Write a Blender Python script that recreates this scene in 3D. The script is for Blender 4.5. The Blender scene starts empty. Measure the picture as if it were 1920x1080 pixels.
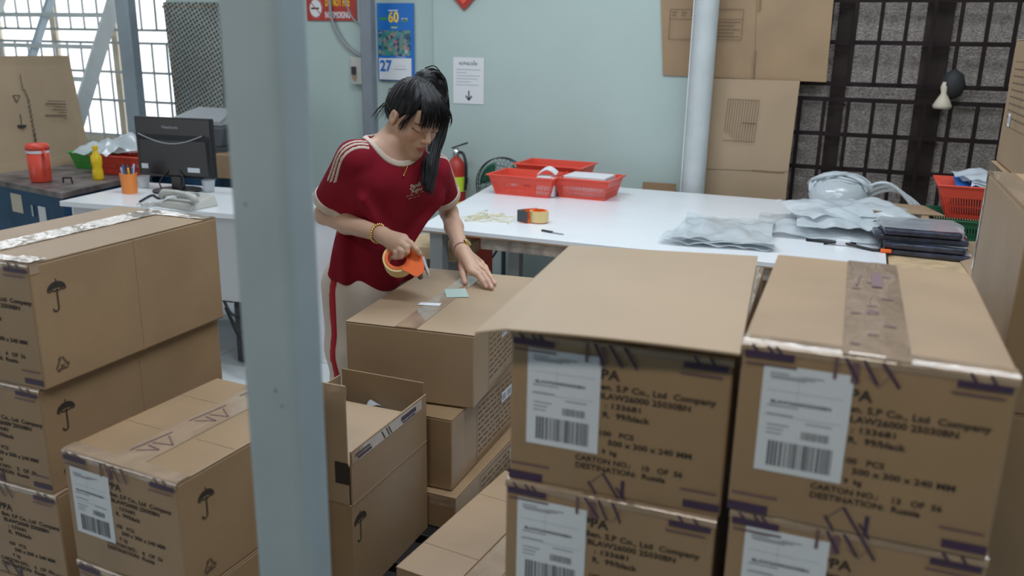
import bpy, bmesh, math, random
import numpy as np
from mathutils import Vector, Matrix, Euler, noise
random.seed(7)
PI = math.pi
# ------------------------------------------------------------------ camera, world, lights
FLOOR = -1.5; CEIL = 1.75; WALL = 4.87
MR = np.array([[0.92853, 0.37050, 0], [0, 0, 0], [0, 0, 0]])
PITCH, ROLL, YAW, FPX = .277371456, .0182904, .3790545, 1599.74
_cy, _sy, _cp, _sp = math.cos(YAW), math.sin(YAW), math.cos(PITCH), math.sin(PITCH)
_f = np.array([-_sy * _cp, _cy * _cp, -_sp]); _r = np.array([_cy, _sy, 0.]); _u = np.cross(_r, _f)
_c, _s = math.cos(ROLL), math.sin(ROLL)
RIGHT = _c * _r + _s * _u; UP = -_s * _r + _c * _u; FWD = _f
cam_d = bpy.data.cameras.new('camera'); cam = bpy.data.objects.new('camera', cam_d)
bpy.context.scene.collection.objects.link(cam); bpy.context.scene.camera = cam
cam_d.sensor_width = 36; cam_d.lens = FPX / 1920 * 36; cam_d.clip_start = .05
cam.matrix_world = Matrix([[RIGHT[0], UP[0], -FWD[0], 0], [RIGHT[1], UP[1], -FWD[1], 0], [RIGHT[2], UP[2], -FWD[2], 0], [0, 0, 0, 1]])
cam_d.dof.use_dof = True; cam_d.dof.focus_distance = 2.5; cam_d.dof.aperture_fstop = 3.6
sc = bpy.context.scene
sc.view_settings.view_transform = 'Standard'; sc.view_settings.look = 'None'
sc.view_settings.gamma = 1; sc.view_settings.use_curve_mapping = False
sc.view_settings.exposure = -0.12
w = bpy.data.worlds.new('world'); sc.world = w; w.use_nodes = True
w.node_tree.nodes['Background'].inputs[0].default_value = (.95, .975, 1, 1)
w.node_tree.nodes['Background'].inputs[1].default_value = 2.6
def area(name, loc, size, energy, col, rot=(0, 0, 0)):
    l = bpy.data.lights.new(name, 'AREA'); l.shape = 'RECTANGLE'; l.size, l.size_y = size
    l.energy = energy; l.color = col
    o = bpy.data.objects.new(name, l); o.location = loc; o.rotation_euler = rot
    sc.collection.objects.link(o); return o
area('tube_light_front', (-.1, 1.65, 1.6), (1.8, .4), 44, (.80, .89, 1))
area('tube_light_middle', (-1.6, 3.1, 1.6), (1.4, .4), 38, (.84, .92, 1))
area('tube_light_table', (.2, 3.8, 1.6), (1.4, .4), 22, (.86, .93, 1))
area('tube_light_behind', (-.2, -.55, 1.35), (.9, .18), 20, (1, .93, .82), (math.radians(38), 0, 0))
area('tube_light_desk', (-4.4, 3.2, 1.6), (1.4, .4), 22, (.86, .93, 1))

# ------------------------------------------------------------------ helpers
def ray(x, y): return RIGHT * ((x - 960) / FPX) - UP * ((y - 540) / FPX) + FWD
def at(x, y, Y): d = ray(x, y); return d * (Y / d[1])        # point on the plane Y
def on(x, y, Z): d = ray(x, y); return d * (Z / d[2])        # point on the height Z
def atX(x, y, X): d = ray(x, y); return d * (X / d[0])
def P(x, y, d): return ray(x, y) * d
def rtd(c): return RIGHT * c[0] - UP * c[1] - FWD * c[2]     # (right, down, toward viewer) -> world
def nrm(v): v = np.array(v, float); return v / np.linalg.norm(v)
COL = sc.collection

def new_mat(name, col, rough=.6, metal=0, noise_amt=0, noise_scale=8, bump=0, bump_scale=60, col2=None, alpha=1, trans=0, spec=.5, coat=0, stretch=(1, 1, 1)):
    m = bpy.data.materials.new(name); m.use_nodes = True; nt = m.node_tree; b = nt.nodes['Principled BSDF']
    b.inputs['Base Color'].default_value = (*col, 1); b.inputs['Roughness'].default_value = rough
    b.inputs['Metallic'].default_value = metal; b.inputs['Alpha'].default_value = alpha
    b.inputs['Transmission Weight'].default_value = trans; b.inputs['Specular IOR Level'].default_value = spec
    b.inputs['Coat Weight'].default_value = coat
    tc = nt.nodes.new('ShaderNodeTexCoord'); mp = nt.nodes.new('ShaderNodeMapping'); mp.inputs['Scale'].default_value = stretch
    nt.links.new(tc.outputs['Object'], mp.inputs[0])
    if noise_amt or col2:
        n = nt.nodes.new('ShaderNodeTexNoise'); n.inputs['Scale'].default_value = noise_scale; n.inputs['Detail'].default_value = 5
        nt.links.new(mp.outputs[0], n.inputs[0])
        r = nt.nodes.new('ShaderNodeValToRGB'); nt.links.new(n.outputs[0], r.inputs[0])
        a = col2 if col2 else tuple(c * (1 - noise_amt) for c in col)
        bb = col if col2 else tuple(min(1, c * (1 + noise_amt)) for c in col)
        r.color_ramp.elements[0].position = .35; r.color_ramp.elements[1].position = .65
        r.color_ramp.elements[0].color = (*a, 1); r.color_ramp.elements[1].color = (*bb, 1)
        nt.links.new(r.outputs[0], b.inputs['Base Color'])
    if bump:
        n = nt.nodes.new('ShaderNodeTexNoise'); n.inputs['Scale'].default_value = bump_scale; n.inputs['Detail'].default_value = 4
        nt.links.new(mp.outputs[0], n.inputs[0])
        bp = nt.nodes.new('ShaderNodeBump'); bp.inputs['Strength'].default_value = bump; bp.inputs['Distance'].default_value = .01
        nt.links.new(n.outputs[0], bp.inputs['Height']); nt.links.new(bp.outputs[0], b.inputs['Normal'])
    return m
M = dict(
    card=new_mat('cardboard', (.315, .205, .113), .46, noise_amt=.07, noise_scale=6, bump=.06, bump_scale=40, spec=.65),
    card_in=new_mat('cardboard_inner', (.30, .21, .13), .8, noise_amt=.08, noise_scale=4, spec=.2),
    card_lt=new_mat('cardboard_light', (.37, .262, .165), .46, noise_amt=.05, noise_scale=3, spec=.65),
    crease=new_mat('cardboard_crease', (.24, .15, .085), .8),
    tape=new_mat('packing_tape', (.36, .26, .18), .12, noise_amt=.12, noise_scale=20, bump=.5, bump_scale=22, spec=.9, coat=1, stretch=(1, .6, 1)),
    ink=new_mat('ink_black', (.03, .022, .018), .7),
    ink_soft=new_mat('ink_brown', (.10, .062, .04), .7),
    ink_p=new_mat('ink_purple', (.055, .03, .07), .5),
    ink_p2=new_mat('ink_purple_faded', (.16, .09, .10), .5),
    label=new_mat('label_paper', (.66, .70, .76), .55),
    paper=new_mat('paper_white', (.72, .73, .76), .6),
    ink_g=new_mat('ink_grey', (.33, .35, .40), .7),
    ink_d=new_mat('ink_dark_grey', (.10, .11, .13), .7),
    wall=new_mat('mint_wall_paint', (.43, .525, .505), .7, noise_amt=.035, noise_scale=1.5, bump=.03, bump_scale=8),
    ceil=new_mat('ceiling_paint', (.7, .72, .72), .8),
    tile=new_mat('floor_tile', (.62, .65, .66), .25, noise_amt=.06, noise_scale=5),
    grout=new_mat('grout', (.16, .17, .17), .9),
    steel=new_mat('painted_steel_blue_grey', (.35, .425, .475), .42, noise_amt=.07, noise_scale=5, bump=.04, bump_scale=15),
    steel_m=new_mat('painted_steel_mid', (.27, .32, .36), .45, noise_amt=.07, noise_scale=5), steel_d=new_mat('painted_steel_dark', (.20, .225, .26), .45, noise_amt=.07, noise_scale=5),
    steel_w=new_mat('painted_steel_pale', (.50, .54, .55), .5, noise_amt=.05),
    bar_lt=new_mat('window_bar_paint', (.42, .44, .44), .6),
    beige=new_mat('window_frame_beige', (.55, .48, .38), .6),
    bar_dk=new_mat('grille_iron', (.018, .011, .011), .7, noise_amt=.2, spec=.15),
    mull_dk=new_mat('dark_window_frame', (.028, .019, .017), .6, noise_amt=.2, spec=.2),
    white=new_mat('white_laminate', (.78, .80, .83), .28, noise_amt=.02, noise_scale=4),
    wood=new_mat('worn_wood', (.30, .19, .11), .7, noise_amt=.35, noise_scale=30, stretch=(.2, 1, 1)),
    plank=new_mat('pale_wood', (.50, .36, .21), .6, noise_amt=.15, noise_scale=20),
    greyleg=new_mat('grey_leg', (.24, .25, .25), .6),
    black=new_mat('black_plastic', (.013, .013, .015), .35),
    black_m=new_mat('black_matte', (.02, .02, .022), .7),
    dark=new_mat('dark_grey_plastic', (.05, .055, .065), .45),
    grey=new_mat('grey_plastic', (.30, .31, .33), .5),
    cream=new_mat('cream_plastic', (.50, .49, .45), .5),
    silver=new_mat('metal_bright', (.7, .7, .72), .25, metal=1),
    red=new_mat('red_plastic', (.72, .075, .045), .4, noise_amt=.05),
    red_dk=new_mat('red_plastic_deep', (.42, .03, .02), .45),
    orange=new_mat('orange_plastic', (.85, .14, .02), .35),
    orange_c=new_mat('orange_cup_plastic', (.85, .27, .06), .4),
    yellow=new_mat('yellow_drink', (.85, .58, .02), .25),
    lime=new_mat('lime_label', (.62, .78, .05), .4),
    green=new_mat('green_plastic', (.06, .33, .05), .4),
    green_d=new_mat('dark_green_plastic', (.01, .12, .06), .45),
    blue=new_mat('blue_card', (.01, .15, .52), .5),
    blue2=new_mat('blue_packet', (.03, .17, .55), .35),
    navy=new_mat('navy_painted_chest', (.012, .055, .12), .5, noise_amt=.2),
    jean=new_mat('dark_denim', (.022, .028, .055), .35, noise_amt=.5, noise_scale=25, bump=.3, bump_scale=40, coat=.5),
    bag=new_mat('clear_plastic_bag', (.62, .68, .72), .18, bump=.5, bump_scale=18, alpha=.75, spec=.8),
    bag2=new_mat('thin_clear_film', (.75, .79, .82), .15, bump=.4, bump_scale=14, alpha=.45, spec=.8),
    tapecream=new_mat('tape_roll_side', (.74, .56, .25), .4),
    straw=new_mat('string', (.68, .62, .38), .7),
    gold=new_mat('gold', (.75, .5, .18), .25, metal=1),
    sky_skin=None)
def skin_mat():
    m = new_mat('skin', (.49, .285, .195), .5, spec=.35); nt = m.node_tree; b = nt.nodes['Principled BSDF']
    a = nt.nodes.new('ShaderNodeVertexColor'); a.layer_name = 'Col'; nt.links.new(a.outputs[0], b.inputs['Base Color'])
    b.inputs['Subsurface Weight'].default_value = .12; b.inputs['Subsurface Scale'].default_value = .01
    return m
M['skin'] = skin_mat()
M['shirt'] = new_mat('maroon_jersey', (.225, .010, .022), .85, noise_amt=.12, noise_scale=9, bump=.8, bump_scale=7, spec=.15)
M['trim'] = new_mat('cream_ribbing', (.60, .50, .42), .85, spec=.2)
M['pants'] = new_mat('beige_trousers', (.56, .49, .43), .85, noise_amt=.06, bump=.1, bump_scale=14, spec=.2)
M['hair'] = new_mat('black_hair', (.007, .006, .007), .5, noise_amt=.4, noise_scale=60, spec=.3)
# perforated metal sheet, textured glass, frosted glass
def perf():
    m = new_mat('perforated_galvanised', (.36, .38, .37), .4, metal=.3); nt = m.node_tree; b = nt.nodes['Principled BSDF']
    tc = nt.nodes.new('ShaderNodeTexCoord'); v = nt.nodes.new('ShaderNodeTexVoronoi'); v.inputs['Scale'].default_value = 38; v.inputs['Randomness'].default_value = .12
    mp = nt.nodes.new('ShaderNodeMapping'); mp.inputs['Rotation'].default_value = (0, .5, 0); mp.inputs['Scale'].default_value = (1, 0, 1)
    nt.links.new(tc.outputs['Object'], mp.inputs[0]); nt.links.new(mp.outputs[0], v.inputs[0])
    r = nt.nodes.new('ShaderNodeValToRGB'); nt.links.new(v.outputs['Distance'], r.inputs[0])
    r.color_ramp.elements[0].position = .30; r.color_ramp.elements[0].color = (.05, .06, .055, 1)
    r.color_ramp.elements[1].position = .42; r.color_ramp.elements[1].color = (.44, .46, .44, 1)
    n = nt.nodes.new('ShaderNodeTexNoise'); n.inputs['Scale'].default_value = 3
    mx = nt.nodes.new('ShaderNodeMixRGB'); mx.blend_type = 'MULTIPLY'; mx.inputs[0].default_value = .5
    nt.links.new(tc.outputs['Object'], n.inputs[0]); nt.links.new(r.outputs[0], mx.inputs[1]); nt.links.new(n.outputs[0], mx.inputs[2])
    nt.links.new(mx.outputs[0], b.inputs['Base Color']); return m
M['perf'] = perf()
def texglass():
    m = new_mat('pebbled_brown_glass', (.42, .37, .34), .3, bump=1, bump_scale=120, col2=(.20, .17, .155), noise_scale=140)
    return m
M['pglass'] = texglass()
def frosted():
    m = bpy.data.materials.new('frosted_daylit_glass'); m.use_nodes = True; nt = m.node_tree
    b = nt.nodes['Principled BSDF']; b.inputs['Base Color'].default_value = (.9, .93, .95, 1); b.inputs['Roughness'].default_value = .3
    t = nt.nodes.new('ShaderNodeBsdfTransparent'); tl = nt.nodes.new('ShaderNodeBsdfTranslucent'); tl.inputs[0].default_value = (.9, .93, .95, 1)
    a = nt.nodes.new('ShaderNodeMixShader'); a.inputs[0].default_value = .35; c = nt.nodes.new('ShaderNodeMixShader'); c.inputs[0].default_value = .08
    nt.links.new(t.outputs[0], a.inputs[1]); nt.links.new(tl.outputs[0], a.inputs[2])
    nt.links.new(a.outputs[0], c.inputs[1]); nt.links.new(b.outputs[0], c.inputs[2])
    nt.links.new(c.outputs[0], nt.nodes['Material Output'].inputs[0]); return m
M['frost'] = frosted()

STUFF = {'tape_print', 'faded_tape_print', 'printed_form', 'printed_text', 'barcode', 'fine_print', 'text_lines', 'small_text', 'green_print', 'sticker_print', 'printed_marks', 'paint_chips', 'edge_holes', 'printed_number', 'date_number', 'date_text', 'anniversary_number', 'heading', 'yellow_text', 'white_text', 'logo_text', 'chest_print', 'fold_line', 'film_loops', 'hair_strands', 'bead_bracelet', 'string_scraps', 'basket_body', 'wire_guard', 'umbrella_mark', 'recycling_mark', 'arrow'}
class MB:
    def __init__(s): s.v = []; s.f = []
    def add(s, vs, fs):
        n = len(s.v); s.v += [tuple(map(float, v)) for v in vs]; s.f += [tuple(i + n for i in f) for f in fs]; return s
    def box(s, x0, x1, y0, y1, z0, z1):
        return s.add([(x0, y0, z0), (x1, y0, z0), (x1, y1, z0), (x0, y1, z0), (x0, y0, z1), (x1, y0, z1), (x1, y1, z1), (x0, y1, z1)],
                     [(0, 3, 2, 1), (4, 5, 6, 7), (0, 1, 5, 4), (1, 2, 6, 5), (2, 3, 7, 6), (3, 0, 4, 7)])
    def hexa(s, b, t): return s.add(list(b) + list(t), [(0, 3, 2, 1), (4, 5, 6, 7), (0, 1, 5, 4), (1, 2, 6, 5), (2, 3, 7, 6), (3, 0, 4, 7)])
    def slab(s, pts, th):                       # polygon given thickness along its normal
        pts = [np.array(p, float) for p in pts]; n = nrm(np.cross(pts[1] - pts[0], pts[2] - pts[0])) * th; k = len(pts)
        f = [tuple(range(k - 1, -1, -1)), tuple(range(k, 2 * k))] + [(i, (i + 1) % k, k + (i + 1) % k, k + i) for i in range(k)]
        return s.add(pts + [p + n for p in pts], f)
    def tube(s, pts, r, n=8, cap=True, closed=False):
        pts = [np.array(p, float) for p in pts]; k = len(pts); rr = r if hasattr(r, '__len__') else [r] * k
        vs = []; prev = None
        for i, p in enumerate(pts):
            a = pts[(i - 1) % k] if (i > 0 or closed) else p; b = pts[(i + 1) % k] if (i < k - 1 or closed) else p
            t = nrm(b - a)
            if prev is None: prev = np.cross(t, [0, 0, 1]) if abs(t[2]) < .9 else np.cross(t, [1, 0, 0])
            u = nrm(prev - t * np.dot(prev, t)); prev = u; v2 = np.cross(t, u)
            for j in range(n): an = 2 * PI * j / n; vs.append(p + rr[i] * (math.cos(an) * u + math.sin(an) * v2))
        fs = []
        for i in range(k if closed else k - 1):
            for j in range(n):
                a = i * n + j; b = i * n + (j + 1) % n; c = ((i + 1) % k) * n + (j + 1) % n; d = ((i + 1) % k) * n + j
                fs.append((a, b, c, d))
        if cap and not closed: fs += [tuple(range(n - 1, -1, -1)), tuple((k - 1) * n + j for j in range(n))]
        return s.add(vs, fs)
    def lathe(s, prof, n=24, c=(0, 0, 0), axis=None):
        vs = []; c = np.array(c, float)
        A = np.eye(3) if axis is None else axis
        for (r, z) in prof:
            for j in range(n): an = 2 * PI * j / n; vs.append(c + A[0] * r * math.cos(an) + A[1] * r * math.sin(an) + A[2] * z)
        fs = [(i * n + j, i * n + (j + 1) % n, (i + 1) * n + (j + 1) % n, (i + 1) * n + j) for i in range(len(prof) - 1) for j in range(n)]
        fs += [tuple(range(n - 1, -1, -1)), tuple((len(prof) - 1) * n + j for j in range(n))]
        return s.add(vs, fs)
    def grid(s, fn, nu, nv, flip=False):
        vs = [fn(i / nu, j / nv) for i in range(nu + 1) for j in range(nv + 1)]
        fs = [((i * (nv + 1) + j), ((i + 1) * (nv + 1) + j), ((i + 1) * (nv + 1) + j + 1), (i * (nv + 1) + j + 1)) for i in range(nu) for j in range(nv)]
        return s.add(vs, fs)
    def build(s, name, mat, parent=None, bevel=0, smooth=False, kind=None, seg=2, solid=0, label=None):
        me = bpy.data.meshes.new(name); me.from_pydata(s.v, [], s.f); me.materials.append(mat)
        if smooth: me.polygons.foreach_set('use_smooth', [True] * len(me.polygons))
        o = bpy.data.objects.new(name, me); COL.objects.link(o)
        if parent: o.parent = parent
        if solid: md = o.modifiers.new('s', 'SOLIDIFY'); md.thickness = solid
        if bevel:
            md = o.modifiers.new('b', 'BEVEL'); md.width = bevel; md.segments = seg; md.limit_method = 'ANGLE'
        if kind: o['kind'] = kind
        if name in STUFF: o['kind'] = 'stuff'
        if label: o['label'] = label
        return o
def thing(name, label, cat, loc=(0, 0, 0), rz=0, group=None, kind=None):
    o = bpy.data.objects.new(name, None); COL.objects.link(o); o.location = tuple(map(float, loc)); o.rotation_euler = (0, 0, rz); o.empty_display_size = .05
    if label: o['label'] = label
    if cat: o['category'] = cat
    if group: o['group'] = group
    if kind: o['kind'] = kind
    return o
def tag(o, label, cat, group=None, kind=None):
    o['label'] = label; o['category'] = cat
    if group: o['group'] = group
    if kind: o['kind'] = kind
    return o
class Face:                                    # a flat face to print on: origin, u, v, normal
    def __init__(s, o, u, v, n): s.o, s.u, s.v, s.n = [np.array(k, float) for k in (o, u, v, n)]
    def p(s, a, b, e=.0006): return s.o + s.u * a + s.v * b + s.n * e
_tc = {}
def text_geo(t, bold=True):
    k = (t, bold)
    if k not in _tc:
        c = bpy.data.curves.new('t', 'FONT'); c.body = t; c.size = 1; c.offset = .028 if bold else 0; c.resolution_u = 2
        o = bpy.data.objects.new('t', c); me = bpy.data.meshes.new_from_object(o)
        vs = [tuple(v.co) for v in me.vertices]; fs = [tuple(p.vertices) for p in me.polygons]
        bpy.data.objects.remove(o); bpy.data.curves.remove(c); bpy.data.meshes.remove(me)
        _tc[k] = (vs, fs)
    return _tc[k]
def put_text(mb, face, t, u0, u1, vbase, height, bold=True, e=.0008, slope=0):
    vs, fs = text_geo(t, bold)
    if not vs: return
    x0 = min(v[0] for v in vs); x1 = max(v[0] for v in vs); sx = (u1 - u0) / (x1 - x0)
    sy = height / .7
    mb.add([face.p(u0 + (v[0] - x0) * sx, vbase - v[1] * sy + slope * (v[0] - x0) * sx, e) for v in vs], fs)
def rect(mb, face, u0, v0, u1, v1, e=.0006): mb.add([face.p(u0, v0, e), face.p(u0, v1, e), face.p(u1, v1, e), face.p(u1, v0, e)], [(0, 1, 2, 3)])
def stroke(mb, face, pts, w, e=.0009):
    for (a, b), (c, d) in zip(pts, pts[1:]):
        L = math.hypot(c - a, d - b) or 1e-6; nx, ny = -(d - b) / L * w / 2, (c - a) / L * w / 2
        mb.add([face.p(a + nx, b + ny, e), face.p(c + nx, d + ny, e), face.p(c - nx, d - ny, e), face.p(a - nx, b - ny, e)], [(0, 1, 2, 3)])

# ------------------------------------------------------------------ cartons
def label_on(t, F, u, v, w=.103, h=.141, rot=0, e=.0012):
    ca, sa = math.cos(rot), math.sin(rot)
    G = Face(F.p(u, v, 0), F.u * ca + F.v * sa, F.v * ca - F.u * sa, F.n)
    m = MB(); m.slab([G.p(0, 0, .0003), G.p(0, h, .0003), G.p(w, h, .0003), G.p(w, 0, .0003)], .0008); lb = m.build('shipping_label', M['label'], t, label='white paper shipping label with barcode')
    m = MB(); random.seed(5); x = .014
    while x < w - .012:
        b = random.choice([.0012, .002, .003]); rect(m, G, x, h * .70, min(x + b, w - .01), h * .94, .0016); x += b + random.choice([.0009, .0014, .0022])
    x = w * .50
    while x < w - .02:
        b = random.choice([.0008, .0014]); rect(m, G, x, h * .575, x + b, h * .65, .0016); x += b + .0011
    m.build('barcode', M['ink_d'], lb)
    m = MB()
    for i, (a, b, y) in enumerate([(.008, .03, .02), (.008, .045, .045), (.01, .05, .065), (.045, .07, .03), (.045, .06, .05), (.008, .045, .32 * 1.0), (.008, .04, .40), (.01, .036, .5), (.01, .03, .54), (.01, .028, .58), (.055, .085, .45)]):
        yy = y * h; rect(m, G, a, yy + .006, b, yy + .0078, .0016)
    for yy in (.012, .045): rect(m, G, .006, yy + .02, w - .008, yy + .0204, .0016)
    rect(m, G, .042, .006, .0424, .044, .0016)
    m.build('fine_print', M['ink_g'], lb)
    m = MB(); put_text(m, G, 'BLAW2600025030BN', .012, .082, h * .345, .0042, e=.0017); m.build('printed_number', M['ink_d'], lb)
    return lb
def carton_text(t, F, s=1.0, no='13', dx=0, dy=0, full=True, mat='ink'):
    m = MB()
    L = [('PPA', .117, .154, .054, .014), ('Ben. S.P Co., Ltd  Company', .121, .281, .069, .0085), ('BLAW26000 25030BN', .125, .249, .082, .0085), (': 133681', .135, .184, .095, .0075),
         ('R.  99/black', .133, .197, .109, .0085), ('100   PCS', .130, .177, .136, .0075), ('500 x 300 x 240 MM', .142, .255, .149, .008), ('9  kg', .134, .155, .163, .007),
         ('CARTON NO.:    %s   OF  56' % no, .097, .245, .178, .0078), ('DESTINATION:  Russia', .098, .223, .190, .0080)]
    for tx, a, b, v, h in L: put_text(m, F, tx, a * s + dx, b * s + dx, v * s + dy, h * s)
    m.build('printed_text', M[mat], t)
def umbrella_mark(t, F, cu, cv, s=.042, flip=1):
    m = MB(); n = 14; r = s * .5
    pts = [(cu + r * math.cos(PI * i / n), cv - r * .75 * math.sin(PI * i / n)) for i in range(n + 1)]
    sc_ = [(cu - r + 2 * r * (i + .5) / 5, cv - r * .12) for i in range(5)]
    for i in range(n):
        m.add([F.p(*pts[i]), F.p(*pts[i + 1]), F.p(cu, cv - .003)], [(0, 1, 2)])
    for i in range(4): stroke(m, F, [(cu - r + 2 * r * i / 4, cv), (cu - r + 2 * r * (i + .5) / 4, cv + .003), (cu - r + 2 * r * (i + 1) / 4, cv)], .0025)
    stroke(m, F, [(cu, cv - r * .75), (cu, cv - r * .75 - .006)], .002)
    hook = [(cu, cv)] + [(cu, cv + s * .85)] + [(cu - .006 + .006 * math.cos(a), cv + s * .85 + .006 * math.sin(a)) for a in (.5, 1.1, 1.6, 2.2, 2.8, 3.3)]
    stroke(m, F, hook, .003)
    m.build('umbrella_mark', M['ink'], t)
def recycle_mark(t, F, cu, cv, s=.032):
    m = MB(); tri = [(cu + s * .55 * math.sin(a), cv - s * .55 * math.cos(a)) for a in (0, 2.094, 4.189)]
    for i in range(3):
        a, b = tri[i], tri[(i + 1) % 3]; d = (b[0] - a[0], b[1] - a[1])
        stroke(m, F, [(a[0] + d[0] * .1, a[1] + d[1] * .1), (a[0] + d[0] * .82, a[1] + d[1] * .82)], .0035)
        stroke(m, F, [(a[0] + d[0] * .7 + d[1] * .14, a[1] + d[1] * .7 - d[0] * .14), (a[0] + d[0] * .92, a[1] + d[1] * .92)], .0025)
    put_text(m, F, '20', cu - .005, cu + .005, cv + .006, .006)
    m.build('recycling_mark', M['ink_soft'], t)
def tape_film(t, F, u0, v0, u1, v1, e=.0012, amp=.0009, nu=10, nv=30, name='packing_tape', mat='tape', seed=1):
    m = MB()
    def fn(a, b):
        u = u0 + (u1 - u0) * a; v = v0 + (v1 - v0) * b
        h = (noise.noise(Vector((u * 40 + seed, v * 90, seed))) * .7 + noise.noise(Vector((u * 110, v * 200, seed))) * .3) * amp
        return F.p(u, v, e + max(-amp * .6, h))
    m.grid(fn, nu, nv); return m.build(name, M[mat], t, smooth=True)
def edge_tape(t, Ff, Ft, W, drop=.02, lap=.03, seed=2):
    """tape folded over the front top edge"""
    m = MB(); n = 30; prof = [(0, lap), (0, lap * .5), (0, .004), (.003, 0), (drop * .5, 0), (drop, 0)]
    vs = []
    for i in range(n + 1):
        u = W * i / n
        for k, (d, l) in enumerate(prof):
            h = .0014 + noise.noise(Vector((u * 70 + seed, k * 1.3, seed))) * .0009
            vs.append(Ft.p(u, l, h) + (Ff.v * d + Ff.n * (h if d else 0)))
    K = len(prof); fs = [(i * K + j, i * K + j + 1, (i + 1) * K + j + 1, (i + 1) * K + j) for i in range(n) for j in range(K - 1)]
    m.add(vs, fs); return m.build('edge_tape', M['tape'], t, smooth=True)
def tape_ticks(t, F, W, seed, top=True, y0=.004):
    random.seed(seed); m = MB(); q = MB()
    rect(m, F, .004, y0 + .004, .062, y0 + .013, .0030); rect(q, F, .006, y0 + .019, .066, y0 + .0215, .0030)
    rect(m, F, W - .062, y0 + .006, W - .006, y0 + .014, .0030); rect(q, F, W - .066, y0 + .020, W - .012, y0 + .0225, .0030)
    c = W * .47
    for k in range(3):
        a = c - .022 + k * .02; stroke(m, F, [(a, .002), (a + .012 + random.random() * .01, .030)], .0035, .0032)
    rect(q, F, c - .034, .003, c - .030, .03, .003); rect(q, F, c - .014, .006, c - .006, .032, .0030)
    for a in (.012, .03, .04): stroke(m, F, [(a, .0), (a + .008, .010)], .003, .0032)
    for a in (W - .05, W - .03): stroke(m, F, [(a, .0), (a + .007, .010)], .003, .0032)
    stroke(q, F, [(c + .002, .02), (c + .018, .032), (c + .03, .012)], .0008, .003)
    m.build('tape_print', M['ink_p'], t); q.build('faded_tape_print', M['ink_p2'], t)
def bottom_ticks(t, F, W, H, seed):
    random.seed(seed); m = MB(); q = MB()
    rect(m, F, .0, H - .016, .05, H - .004, .0012); rect(q, F, .004, H - .03, .06, H - .027, .0012)
    rect(m, F, W - .05, H - .02, W - .002, H - .009, .0012); rect(q, F, W - .055, H - .036, W - .008, H - .033, .0012)
    c = W * .46
    stroke(m, F, [(c, H - .036), (c + .024, H - .001)], .0035, .0014); stroke(m, F, [(c + .02, H - .018), (c + .034, H + .0)], .003, .0014)
    stroke(m, F, [(c - .02, H - .02), (c - .008, H - .002)], .003, .0014); stroke(q, F, [(c, H - .036), (c - .02, H - .015)], .0012, .0014)
    rect(m, F, c + .026, H - .03, c + .031, H - .004, .0012)
    m.build('tape_print', M['ink_p'], t); q.build('faded_tape_print', M['ink_p2'], t)
def carton(label, corner, W, L, H, rz=0, group=None, mat='card', flaps=True, name='carton'):
    """corner = top front left corner in the world; returns thing and its faces in local coordinates"""
    x, y, z = corner; ca, sa = math.cos(rz), math.sin(rz)
    cx = x + ca * W / 2 - sa * L / 2; cy = y + sa * W / 2 + ca * L / 2
    t = thing(name, label, 'cardboard box', (cx, cy, z - H), rz, group)
    m = MB(); m.box(-W / 2, W / 2, -L / 2, L / 2, 0, H - .003); m.build('body', M[mat], t, bevel=.004)
    if flaps:
        for s in (-1, 1):
            m = MB(); a, b = sorted((s * .0012, s * W / 2)); m.box(a, b, -L / 2 + .0005, L / 2 - .0005, H - .0032, H); m.build('flap', M[mat], t, bevel=.0025)
    F = dict(front=Face((-W / 2, -L / 2, H), (1, 0, 0), (0, 0, -1), (0, -1, 0)), right=Face((W / 2, -L / 2, H), (0, 1, 0), (0, 0, -1), (1, 0, 0)),
             left=Face((-W / 2, L / 2, H), (0, -1, 0), (0, 0, -1), (-1, 0, 0)), top=Face((-W / 2, -L / 2, H), (1, 0, 0), (0, 1, 0), (0, 0, 1)))
    return t, F

# ------------------------------------------------------------------ the room
RX = 1.9; LX = -7.2; Y0 = -3.0
m = MB(); m.box(LX, RX, Y0, WALL + .2, FLOOR - .1, FLOOR - .006); fl = m.build('floor', M['grout'], kind='structure')
tm = None
ts = .4
for i in range(23):
    for j in range(12):
        x = LX + .004 + i * ts; y = WALL - (j + 1) * ts
        if x + ts > RX + .01: continue
        if tm is None:
            m = MB(); m.box(.003, ts - .003, .003, ts - .003, -.0055, 0); o = m.build('tile', M['tile'], fl, bevel=.0015, seg=1); tm = o.data
        else: o = bpy.data.objects.new('tile', tm); COL.objects.link(o); o.parent = fl
        o.location = (x, y, FLOOR)
m = MB(); m.box(LX, RX, Y0, WALL + .2, CEIL, CEIL + .1); m.build('ceiling', M['ceil'], kind='structure')
m = MB(); m.box(LX - .1, LX, Y0, WALL + .2, FLOOR, CEIL); m.build('wall_left', M['wall'], kind='structure')
m = MB(); m.box(RX, RX + .1, Y0, WALL + .2, FLOOR, CEIL); m.build('wall_right', M['wall'], kind='structure')
m = MB(); m.box(-4.6, RX, Y0 - .1, Y0, FLOOR, CEIL); m.box(LX, -4.6, Y0 - .1, Y0, 1.3, CEIL); m.build('wall_front_added', M['wall'], kind='structure')  # unseen wall added to cut daylight from behind the camera, opening sized for light
W1 = (-6.95, -4.56, -.78, 1.55); W2 = (-.42, .86, -.95, 1.55); XC = at(818, 100, WALL)[0]
m = MB()
m.box(W1[1], XC, WALL, WALL + .2, FLOOR, CEIL); m.box(LX, W1[0], WALL, WALL + .2, FLOOR, CEIL); m.box(W1[0], W1[1], WALL, WALL + .2, FLOOR, W1[2]); m.box(W1[0], W1[1], WALL, WALL + .2, W1[3], CEIL)
m.build('wall_back', M['wall'], kind='structure')
m = MB(); y = WALL - .035
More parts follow.
